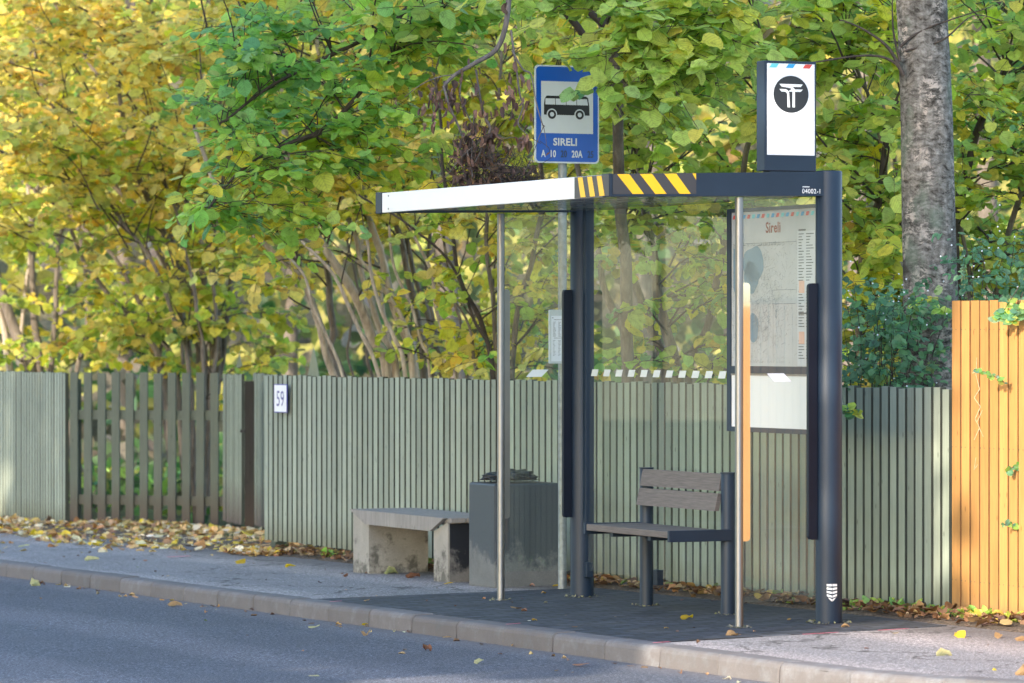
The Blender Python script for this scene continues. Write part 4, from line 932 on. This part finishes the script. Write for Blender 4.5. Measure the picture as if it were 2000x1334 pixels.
# overhanging green tree: trunk behind the shelter, limbs arching over its roof
Yb = 28.2
shrub('linden_tree', 'green leaved tree with limbs arching over the shelter roof before the bus stop sign', ground_px(1232, Yb),
  [S(1236, [(1228, 745), (1222, 560), (1212, 400), (1206, 200), (1190, 0), (1180, -160)], Yb, 14, 9, -1.0),
   (stem_px([(1205, 200), (1100, 20), (900, -60), (740, 60), (560, 150), (430, 240)], 28, -.8), .028, .008, 'twig'), (stem_px([(1195, 60), (1000, -60), (800, 80), (640, 240), (470, 330), (400, 420)], 27.6, -.4), .026, .006, 'twig'),
   (stem_px([(1190, 0), (1260, -80), (1330, 0), (1420, 60)], 27.2, -1.6), .025, .006, 'twig'), (stem_px([(1190, 40), (1230, -60), (1260, 30), (1280, 120)], 26.8, -1.3), .02, .006, 'twig')],
  [(430, 760, 0, 60, 26.6, 28, 11, 5, 6, 'green'), (440, 740, 90, 150, 26.6, 28, 12, 5, 6, 'green'), (400, 780, 190, 255, 26.6, 28, 14, 5, 6, 'green'), (390, 740, 300, 355, 26.8, 28, 12, 5, 6, ['green', 'green', 'mix']),
   (395, 640, 390, 470, 26.8, 28, 9, 5, 6, ['green', 'green', 'mix']), (700, 1010, -40, 100, 26.4, 28, 18, 5, 5, ['green', 'lime']),
   (690, 840, 80, 330, 27, 28.6, 8, 5, 5, ['green', 'mix']),
   (1010, 1480, -90, 30, 25.2, 26.5, 26, 5, 5, 'lime'), (1270, 1450, 60, 190, 25.2, 26.3, 15, 5, 5, 'lime'), (1120, 1185, 105, 165, 25.4, 25.8, 6, 3, 4, 'lime'), (1150, 1210, 165, 215, 25.4, 25.8, 3, 3, 4, 'lime'), (1240, 1340, 150, 225, 25.3, 25.9, 6, 4, 4, 'lime'), (400, 1500, -250, -50, 25.5, 28, 16, 6, 6, 'lime')], .12, 'tree')
# birch
bt = wthing('birch_tree', 'thick grey birch trunk with peeling bark behind the green fence', 'tree', ground_px(1822, 25.6)); loc = tuple(bt.location)
t = Tubes(); path = smooth_path([ground_px(1826, 25.6), at(1819, 755, 25.6), at(1818, 600, 25.6), at(1813, 400, 25.6), at(1809, 200, 25.6), at(1800, 0, 25.6), at(1790, -300, 25.6), at(1786, -900, 25.6), at(1780, -1500, 25.6)], 10)
n = len(path); t.add(path, [(.215 * math.exp(-i * .22) + .178 - .0004 * i) * (1 + .02 * noise.noise(Vector((0, i * .35, 0)))) for i in range(n)], 36); t.build('trunk', M['birch'], bt, loc)
lv = Leaves(); tw = Tubes()
for (pts, r) in (([(1762, 145), (1735, 90), (1690, 60), (1640, 40)], .014), ([(1764, 150), (1745, 120), (1700, 105), (1600, 118), (1520, 122)], .012), ([(1760, 90), (1800, 60), (1850, 40), (1940, 10)], .010), ([(1758, 120), (1748, 60), (1742, -20)], .010), ([(1770, 100), (1840, 80), (1900, 30), (1960, 40)], .008)):
    pa = smooth_path([at(x, y, 25.45) for x, y in pts], 6, .02); tw.add(pa, [r * (1 - .75 * i / (len(pa) - 1)) for i in range(len(pa))], 6)
for k in range(70):
    a = random.uniform(0, 6.28); z = random.uniform(5.6, 8.5); p0 = Vector((path[-12].x, 25.6, z)); p1 = p0 + Vector((math.cos(a) * random.uniform(.8, 2.6), math.sin(a) * random.uniform(.8, 2.6), random.uniform(-.4, .8)))
    spray(lv, tw, p0, p1, .014, 6, 6, .07, 'mix')
lv.build('foliage', M['leaf'], bt, loc=loc); tw.build('branches', M['twig'], bt, loc)
# snowberry bushes: small bluish leaves and white berries
def berry_bush(label, base, boxes, sprigs=(), nber=60):
    root = wthing('snowberry_bush', label, 'bush', base); loc = tuple(base); lv = Leaves(); tw = Tubes(); bb = Tubes(); ends = []
    for (x0, x1, y0, y1, Y0, Y1, nb_) in boxes:
        for k in range(nb_):
            Y = random.uniform(Y0, Y1); e = at(random.uniform(x0, x1), random.uniform(y0, y1), Y); s0 = Vector((base.x + (e.x - base.x) * .75, base.y + (e.y - base.y) * .7, max(.2, e.z - random.uniform(.3, .8))))
            spray(lv, tw, s0, e, .004, 5, 6, .050, 'berry', .20, .3, .6); ends.append(e)
    for pts, Y in sprigs:
        pa = smooth_path([at(x, y, Y) for x, y in pts], 6, .004); tw.add(pa, [.0025 * (1 - .5 * i / len(pa)) for i in range(len(pa))], 4)
        for i in range(len(pa) // 3, len(pa)):
            for sg in (-1, 1):
                if random.random() < .8: lv.add((pa[i] + rv(.004))[:], (sg * random.uniform(.3, 1), random.uniform(-.5, .2), random.uniform(-.5, .3)), (random.gauss(0, .3), -.8, .5), random.uniform(.035, .065), pal(random.choice(('green', 'berry', 'lime'))))
    lv.build('foliage', M['leaf'], root, width=.85, loc=loc); tw.build('twigs', M['twig'], root, loc)
    mb = bmesh.new()
    for k in range(nber):
        e = random.choice(ends) + rv(.09); m4 = Matrix.Translation(e - Vector(loc)); bmesh.ops.create_icosphere(mb, subdivisions=1, radius=.006, matrix=m4)
    me = bpy.data.meshes.new('berries'); mb.to_mesh(me); mb.free(); me.materials.append(M['panelwhite']); o = bpy.data.objects.new('berries', me); col.objects.link(o); o.parent = root; o['kind'] = 'stuff'
berry_bush('dark bluish snowberry bush at the foot of the birch behind the green fence', ground_px(1720, 25.0), [(1650, 1790, 560, 750, 24.6, 25.6, 30), (1660, 1860, 540, 630, 24.7, 25.3, 9), (1660, 1770, 620, 900, 24.7, 25.6, 12)],
  (([(1645, 795), (1655, 800), (1672, 806)], 23.95), ([(1765, 600), (1800, 585), (1850, 610)], 24.9)), 70)
berry_bush('fine twigged snowberry bush rising behind the top of the orange fence', ground_px(1940, 25.2), [(1868, 2060, 440, 600, 24.6, 25.8, 16), (2060, 2400, 450, 620, 23.6, 25, 12)],
  (([(1990, 560), (1965, 600), (1950, 625)], 22.9), ([(1998, 570), (1985, 612), (1975, 628)], 22.85)), 60)
for lab, pts in (('small leafy sprig poking through the orange fence near the chalk scribble', [(1902, 722), (1925, 728), (1945, 738), (1962, 748)]), ('small leafy sprig poking through the orange fence at mid height by the right edge', [(2012, 890), (1990, 905), (1975, 915), (1965, 922)]), ('low leafy sprig poking through the orange fence by the right edge', [(2014, 1040), (1990, 1030), (1972, 1024), (1958, 1026)])):
    p_ = [at(x, y, 22.95) for x, y in pts]; tw = Tubes(); lv = Leaves(); pa = smooth_path(p_, 5, .004); e = wthing('leaf_sprig', lab, 'sprig', pa[0]); tw.add(pa, [.002] * len(pa), 4)
    for i in range(len(pa)):
        lv.add(pa[i][:], (random.uniform(-1, 1), -.2, random.uniform(-.9, .5)), (random.gauss(0, .3), -1, .3), random.uniform(.015, .042), pal(random.choice(('undergreen_', 'berry'))))
    tw.build('twig', M['twig'], e, tuple(pa[0])); lv.build('leaves', M['leaf'], e, loc=tuple(pa[0]))

# dead branch and litter lying on the shelter roof
YR = 24.9
dbr = wthing('dead_branch', 'broken dead branch hanging down onto a heap of brown leaves on the shelter roof', 'branch', at(925, 366, YR)); loc = tuple(dbr.location)
def dpath(pts, r0, r1, Y=YR, sd=6, dst=None):
    pa = smooth_path([at(x, y, Y + .05 * noise.noise(Vector((x * .02, y * .02, 0)))) for x, y in pts], 6, .012); dst.add(pa, [r0 + (r1 - r0) * i / (len(pa) - 1) for i in range(len(pa))], sd); return pa
lim = Tubes(); paths = []
for pts, a, b in (([(996, -90), (992, 0), (986, 60), (968, 100), (925, 125), (890, 145), (868, 168)], .020, .010), ([(868, 168), (880, 210), (900, 260), (912, 300), (922, 345)], .009, .005), ([(931, 135), (940, 190), (948, 230), (958, 252), (940, 290), (925, 320)], .007, .004),
                  ([(905, 140), (900, 190), (915, 230), (930, 260)], .006, .003), ([(998, 60), (1006, 120), (1015, 180), (1022, 205), (1012, 240), (1028, 262), (1032, 275)], .008, .003), ([(1000, 100), (1020, 135), (1035, 145), (1045, 190), (1058, 240), (1062, 245)], .007, .003),
                  ([(1060, 245), (1050, 270), (1040, 300), (1030, 330)], .003, .002), ([(1060, 245), (1064, 270), (1066, 290)], .003, .001), ([(958, 252), (985, 270), (1000, 268), (1022, 272)], .003, .002), ([(890, 145), (860, 150), (820, 168), (790, 190)], .004, .002), ([(958, 250), (945, 270), (905, 300), (870, 345)], .004, .002),
                  ([(870, 170), (850, 200), (846, 240)], .003, .002), ([(960, 100), (985, 150), (1000, 190)], .002, .001), ([(925, 225), (922, 260), (918, 330)], .004, .003)):
    paths.append(dpath(pts, a, b, dst=lim))
lim.build('branch', M['deadtwig'], dbr, loc)
heap = Tubes(); dl = Leaves()
for k in range(620):      # twig heap: widest at the roof, peaking in the middle
    hx = random.gauss(0, .16) ; hx = max(-.34, min(.38, hx)); top = .30 * math.exp(-(hx / .17) ** 2) + .06
    z = random.uniform(0, top); p = Vector((at(922, 366, YR).x + hx, YR + .12 + random.gauss(0, .14), 2.50 + z)); d = Vector((random.gauss(0, .6), random.gauss(0, .6), random.gauss(.15, .5))).normalized() * random.uniform(.06, .2)
    v_, u2 = vu(p.x, p.y)
    if v_ < -1.12: q_ = random.uniform(0, .5); p = W(-1.12 + q_, u2, p.z)
    if d.x * CP + d.y * SP < -.05: d = d * .5
    pa = smooth_path([p, p + d * .5 + rv(.012), p + d], 3); heap.add(pa, [random.uniform(.0012, .0028)] * len(pa), 3)
    if k % 2 == 0 or k % 3 == 0:
        dl.add(p[:], rv(1)[:], rv(1)[:], random.uniform(.03, .065), pal('brown'))
for k in range(150):
    p = Vector((at(1040, 366, YR).x + random.gauss(0, .03), YR + random.gauss(0, .05), 2.52)) + Vector((random.uniform(-.1, .05), 0, random.uniform(0, .14))); d = Vector((random.gauss(-.3, .3), random.gauss(0, .3), random.gauss(-.3, .3))).normalized() * .12
    heap.add([p, p + d * .5 + rv(.01), p + d], [.0016] * 3, 3)
heap.build('twig_heap', M['twig'], dbr, loc)
for pa in paths[:14]:
    for p in pa[2:]:
        if p.x > at(1040, 0, YR).x: continue
        for k in range(2):
            if random.random() < .24: dl.add((p + Vector((random.gauss(0, .035), random.gauss(0, .03), -random.uniform(0, .06))))[:], (random.gauss(0, .25), random.gauss(0, .25), -1), rv(1)[:], random.uniform(.04, .075), pal('brown'))
for cx_, cy_, nn_ in ((840, 200, 22), (880, 195, 18), (985, 190, 14), (960, 270, 18), (905, 270, 16), (935, 225, 10)):
    for k in range(nn_): dl.add(at(cx_ + random.gauss(0, 14), cy_ + random.gauss(0, 16), YR + random.gauss(0, .04))[:], (random.gauss(0, .25), random.gauss(0, .25), -1), rv(1)[:], random.uniform(.035, .07), pal('brown'))
dl.build('dry_leaves', M['dryleaf'], dbr, width=.45, curl=2.0, loc=loc)
# moss and a few twigs by the corner of the roof
ms = Tubes()
for k in range(36):
    p = at(1245 + random.gauss(0, 26), 337, 23.6); p.z = 2.50; ms.add([p, p + Vector((random.gauss(0, .03), random.gauss(0, .02), random.uniform(0, .045)))], [.0022, .001], 3)
o = ms.build('twig_litter', M['deadtwig'], None, tuple(at(1245, 337, 23.6))); tag(o, 'little tuft of grey twigs lying on the roof above the hazard stripes', 'twigs')

# ------------------------------------------------------------------ fallen leaves
def litter(name, n, fn, palk, s0, s1, label=None, lift=.012, tilt=.35, mat_='dryleaf'):
    lv = Leaves()
    for k in range(n):
        v, u_, h_ = fn(); p = W(v, u_, gz(v, u_) + lift * random.random() + h_); a = random.uniform(0, 6.28)
        lv.add(p[:], (math.cos(a), math.sin(a), random.gauss(.05, tilt * .6)), (random.gauss(0, tilt), random.gauss(0, tilt), 1), random.uniform(s0, s1), pal(palk))
    o = lv.build(name, M[mat_], None, curl=1.6); tag(o, kind='stuff'); return o
def f_gate():
    u_ = random.uniform(9.6, 22); edge = -.05 + .35 * math.sin(u_ * 1.3) * .4 + (.25 if u_ < 11 else 0); back = 1.9 if u_ < 16.6 else 1.1
    if u_ < 10.5: back = .62
    t = random.random(); v = back - (back - edge) * (t ** 1.15); return v, u_, .05 * math.exp(-((v - back + .5) / .4) ** 2) * random.random()
litter('leaf_litter', 3400, f_gate, 'litter', .03, .095)
def f_strip():
    u_ = random.uniform(-4, 10); v = random.uniform(.50, .88) if u_ < 4 else random.uniform(.47, .75); 
    return v + .02 * math.sin(u_ * 9), u_, .02 + .03 * random.random()
PAL['litter2'] = [((.24, .13, .07), 4), ((.34, .20, .10), 4), ((.15, .09, .06), 4), ((.46, .32, .18), 2.5), ((.50, .36, .08), 1), ((.20, .28, .06), .6)]
litter('leaf_litter', 1500, f_strip, 'litter2', .025, .085)
def f_far(): return (random.gauss(-.1, .5), random.uniform(11, 22), 0)
litter('leaf_litter', 150, f_far, 'litter', .04, .10)
def f_bits():
    return (random.uniform(-4.5, .5), random.uniform(-4, 16), 0)
def bits(n, v0, v1, dz, s0, s1, nm, dens=None):
    lv = Leaves()
    for k in range(n):
        v = random.uniform(v0, v1); u_ = random.uniform(-5, 18)
        if dens: v = v1 - (v1 - v0) * random.random() ** dens
        p = W(v, u_, gz(v, u_) + dz); a = random.uniform(0, 6.28); lv.add(p[:], (math.cos(a), math.sin(a), random.gauss(.05, .15)), (random.gauss(0, .3), random.gauss(0, .3), 1), random.uniform(s0, s1), pal(random.choice(('litter', 'litter2', 'brown'))))
    o = lv.build(nm, M['dryleaf'], None, width=.6, curl=1.6); tag(o, kind='stuff')
bits(90, -5.5, -1.62, -.088, .015, .045, 'leaf_crumbs', 1.7); bits(130, -1.4, .5, .012, .012, .04, 'leaf_crumbs'); bits(120, -1.78, -1.61, -.094, .02, .05, 'leaf_crumbs')
gb = Leaves()
for (pv, pu, r_) in ((0, 0, .09), (0, UW, .09), (-.572, 0, .04), (-.567, UW, .04), (-.1, 2.09, .055), (-.1, 1.03, .055)):
    for k in range(60):
        a = random.uniform(0, 6.28); q = r_ * (1 + abs(random.gauss(0, .35))); p = W(pv + q * math.cos(a), pu + q * math.sin(a), gz(pv, pu) + .008); gb.add(p[:], rv(1)[:], (0, 0, 1), random.uniform(.006, .018), (random.uniform(.2, .42),) * 2 + (.2,))
tag(gb.build('grit', M['dryleaf'], None), kind='stuff')
for z_ in (2.41, 2.49):
    for u0_ in (.30, 3.05):
        bq = MB(); bq.prism(disc_pts(0, 0, .006, n=10), lambda a, b, d: (VF - .0185 - d, u0_ + a, z_ + b), 0, .003); bq.build('bolt', M['galv'], fa_o)
# weeds by the fences
wd_ = Leaves()
for (cv_, cu_, n_) in ((.80, .75, 16), (.80, .55, 14), (.84, .30, 12), (.78, -.05, 6), (.74, -.38, 24), (.80, -.72, 14), (.74, -.95, 8), (.66, .95, 8), (.60, 8.9, 7)):
    for k in range(n_):
        p = W(cv_ + random.gauss(0, .03), cu_ + random.gauss(0, .07), gz(cv_, cu_) + .015); a = random.uniform(0, 6.28)
        wd_.add(p[:], (math.cos(a) * .7, math.sin(a) * .7, random.uniform(.3, 1.1)), (random.gauss(0, .3), -.3, .9), random.uniform(.04, .10), pal(random.choice(('green', 'lime'))))
wo = wd_.build('weeds', M['leaf'], None, width=.5); tag(wo, kind='stuff')
def one_leaf(v, u_, size, c, label, ang, up=.1, lift=.006, road=False, wdt=1.0):
    lv = Leaves(); z = gz(v, u_) + lift - (.092 if road else 0); p = W(v, u_, z)
    lv.add(p[:], (math.cos(ang), math.sin(ang), up), (random.gauss(0, .3), random.gauss(-.2, .3), 1), size, c)
    o = lv.build('fallen_leaf', M['leaf'], None, width=wdt, curl=2.2, loc=tuple(p)); tag(o, label, 'leaf', 'single leaves fallen on the pavement and road')
YE, PY, BR, TN = (.66, .46, .05), (.62, .58, .30), (.30, .14, .08), (.50, .32, .16)
def gp_(px, py, dz=0):
    """the site point where the ground shows at this pixel"""
    t = 20.0
    for _ in range(40):
        x = (px - 1000) / F * t; v, u_ = vu(x, t); t = (1.6 - gz(v, u_) - dz) * F / (py - 664)
    return vu((px - 1000) / F * t, t)
for (px, py, sz, c, lab, a, up, rd) in (
    (1335, 1212, .10, YE, 'bright yellow leaf with its stalk up on the dark bricks inside the shelter', 1.0, .25, 0), (1882, 1246, .085, (.75, .55, .06), 'round yellow leaf on the pavement below the orange fence', 2.0, .3, 0),
    (1420, 1243, .07, TN, 'small tan leaf at the foot of the near steel pole', .4, .1, 0), (1015, 1190, .06, TN, 'small tan leaf on the bricks right of the far steel pole', 3.0, .1, 0), (1660, 1226, .05, TN, 'small pale leaf on the bricks before the corner post', 3.0, .1, 0),
    (708, 1224, .10, YE, 'yellow leaf in the gutter against the kerb', .2, .1, 1), (712, 1243, .08, TN, 'yellowish leaf on the road just below the one in the gutter', 1.4, .1, 1), (840, 1274, .07, BR, 'curled reddish brown leaf on the road in front of the shelter', 2.2, .3, 1),
    (930, 1300, .06, PY, 'pale crumpled leaf on the road below the reddish brown one', .9, .3, 1), (603, 1230, .07, PY, 'thin pale leaf on the road left of the gutter leaf', .1, .1, 1), (602, 1328, .06, PY, 'pale leaf at the lower edge of the road', .1, .1, 1),
    (330, 1186, .09, TN, 'tan leaf on the far part of the road before the picket gate', .3, .1, 1), (60, 1145, .08, PY, 'pale leaf on the road at the left edge', .3, .1, 1), (167, 1095, .11, PY, 'large pale leaf on the pavement in front of the far slat fence', .3, .15, 0), (36, 1069, .09, PY, 'pale leaf on the pavement at the left edge', .3, .15, 0),
    (460, 1101, .09, YE, 'yellow green leaf on the pavement below the litter by the gate', .6, .2, 0), (558, 1108, .08, YE, 'yellow leaf on the pavement below the house number', .1, .1, 0), (610, 1068, .10, (.16, .40, .05), 'fresh green leaf leaning at the foot of the long fence', 1.8, 1.2, 0),
    (750, 1121, .10, (.50, .52, .25), 'pale green leaf before the first concrete block of the bench', .2, .3, 0), (795, 1129, .10, BR, 'brown leaf on the pavement between the two concrete blocks', .4, .2, 0), (868, 1143, .06, YE, 'small yellow leaf at the foot of the second concrete block', .1, .2, 0),
    (670, 1127, .06, BR, 'little brown leaf left of the concrete bench', 1.0, .2, 0), (1080, 1147, .05, YE, 'tiny yellow leaf by the bin foot', .6, .2, 0), (1946, 1247, .06, TN, 'small brown leaf on the pavement right of the round yellow leaf', 1.0, .3, 0), (1985, 1252, .09, TN, 'orange brown leaf on the pavement at the right edge', .2, .1, 0),
    (1830, 1281, .08, PY, 'pale leaf on the sunlit pavement near the kerb', .1, .1, 0), (1985, 1318, .08, TN, 'tan leaf beside the kerb at the right edge', .1, .1, 0), (1118, 1304, .09, (.5, .25, .14), 'thin orange stalked leaf on the road beside the kerb', .2, .05, 1), (865, 1250, .05, TN, 'small tan scrap on the road beneath the kerb left of the shelter', .2, .1, 1)):
    v, u_ = gp_(px, py, -.1 if rd else 0); one_leaf(v, u_, sz, c, lab, a, up, .008, bool(rd), .75)

# ------------------------------------------------------------------ woodland beyond the gardens
def clumps(name, n, fn, palk, s0, s1):
    lv = Leaves()
    for k in range(n):
        p, pk_ = fn(); lv.add(p, rv(1)[:], (Vector((0, -.8, .5)) + rv(.6))[:], random.uniform(s0, s1), pal(pk_ or palk))
    o = lv.build(name, M['leaf'], None); tag(o, kind='stuff'); return o
def f_wood():
    x = random.uniform(-17, 17); Y = random.uniform(48, 70); z = random.uniform(-.6, 8.5) if random.random() < .8 else random.uniform(-.6, 3)
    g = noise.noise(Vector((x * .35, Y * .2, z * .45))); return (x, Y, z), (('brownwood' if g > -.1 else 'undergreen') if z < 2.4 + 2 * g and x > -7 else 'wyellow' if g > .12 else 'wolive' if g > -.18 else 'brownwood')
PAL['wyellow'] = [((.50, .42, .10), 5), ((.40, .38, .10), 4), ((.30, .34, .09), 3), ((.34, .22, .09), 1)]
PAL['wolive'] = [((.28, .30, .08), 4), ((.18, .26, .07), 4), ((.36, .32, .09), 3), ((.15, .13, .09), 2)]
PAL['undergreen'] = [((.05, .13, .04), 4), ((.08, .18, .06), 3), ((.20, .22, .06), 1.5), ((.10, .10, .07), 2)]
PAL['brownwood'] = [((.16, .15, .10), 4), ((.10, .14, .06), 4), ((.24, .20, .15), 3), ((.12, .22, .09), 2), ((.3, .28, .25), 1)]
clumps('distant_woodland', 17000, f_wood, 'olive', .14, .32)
def f_near():
    x = random.uniform(-8, 9); Y = random.uniform(33, 48) if x < 0 else random.uniform(31, 48); v, u_ = vu(x, Y)
    if v < 2.4: return f_near()
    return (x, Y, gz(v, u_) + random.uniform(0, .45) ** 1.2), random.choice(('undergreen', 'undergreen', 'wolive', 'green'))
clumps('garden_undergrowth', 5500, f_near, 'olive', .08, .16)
def grove_trunk(px, Y, lean, r, label):
    e = wthing('woodland_tree', label, 'tree', ground_px(px, Y), 'tall trees of the wood behind the gardens'); b = e.location; t = Tubes(); pa = smooth_path([b, b + Vector((lean * .3, 0, 2.2)), b + Vector((lean, 0, 5)), b + Vector((lean * 1.3, 0, 9))], 5, .05)
    t.add(pa, [r * (1 - .5 * i / len(pa)) for i in range(len(pa))], 10); t.build('trunk', M['bark'], e, tuple(b))
    lv = Leaves()
    for k in range(240):
        q = pa[random.randint(len(pa) // 2, len(pa) - 1)] + rv(.9); lv.add(q[:], rv(1)[:], (0, -.6, .8), random.uniform(.14, .26), pal('olive'))
    lv.build('crown', M['leaf'], e, loc=tuple(b))
for k, (px, Y, ln_, r, lab) in enumerate(((905, 46, -.5, .14, 'grey woodland trunk seen between the leaning trunks and the shelter'), (1240, 49, .3, .16, 'far woodland trunk seen through the shelter glass'), (1660, 46, .2, .13, 'far woodland trunk behind the corner post'), (1950, 47, -.2, .15, 'far woodland trunk right of the birch'), (560, 50, .2, .12, 'far woodland trunk behind the house number'), (240, 54, .1, .15, 'far woodland trunk behind the picket gate'))):
    grove_trunk(px, Y, ln_, r, lab)

# ------------------------------------------------------------------ trees across the road: they shade the stop and show in its glass
def road_tree(x, y, h, rad, n, label, zc=None, zr=None, seed=0, pk_='green'):
    v, u_ = vu(x, y); b = Vector((x, y, gz(v, u_))); e = wthing('roadside_tree', label, 'tree', b, 'trees across the road'); t = Tubes()
    pa = smooth_path([b, b + Vector((.1, .1, h * .4)), b + Vector((-.1, .2, h * .9))], 6, .05); t.add(pa, [.26 * (1 - .8 * i / len(pa)) for i in range(len(pa))], 12); 
    zc = zc or h * .62; zr = zr or h * .42; r_ = random.Random(seed)
    for k in range(14):
        a = r_.uniform(0, 6.28); z0 = r_.uniform(h * .25, h * .8); p0 = b + Vector((0, 0, z0)); p1 = p0 + Vector((math.cos(a) * rad * .7, math.sin(a) * rad * .7, h * .12)); t.add(smooth_path([p0, p0.lerp(p1, .5) + Vector((0, 0, .3)), p1], 4, .05), [.07 * (1 - .1 * i) for i in range(9)], 6)
    t.build('trunk', M['bark'], e, tuple(b)); lv = Leaves()
    for k in range(n):
        while True:
            q = Vector((r_.uniform(-1, 1), r_.uniform(-1, 1), r_.uniform(-1, 1)))
            if .12 < q.length < 1 + .25 * noise.noise(q * 2.5): break
        lv.add((b + Vector((q.x * rad, q.y * rad, zc + q.z * zr)))[:], rv(1)[:], rv(1)[:], r_.uniform(.28, .55), pal(pk_))
    lv.build('crown', M['leaf'], e, loc=tuple(b))
SHADE = ((-17.3, 0, 17, 4.7, 7500, 'broad green tree across the road nearest the shelter'), (-24.5, 1, 17, 5.0, 7000, 'second broad green tree across the road'), (-31.5, 0, 13.5, 4.6, 4800, 'third broad green tree across the road'), (-38.5, -1, 13, 4.6, 3200, 'farthest broad green tree across the road'))
SH = (Vector((.785, -.62)), Vector((.62, .785)))     # across / along the sun's ground track
def sun_pos(lat, along): p = SH[0] * lat + SH[1] * along; return p.x, p.y
for lat, along, h, rad, n, lab in SHADE:
    x, y = sun_pos(lat, along); road_tree(x, y, h, rad, n, lab, seed=int(abs(lat) * 10))
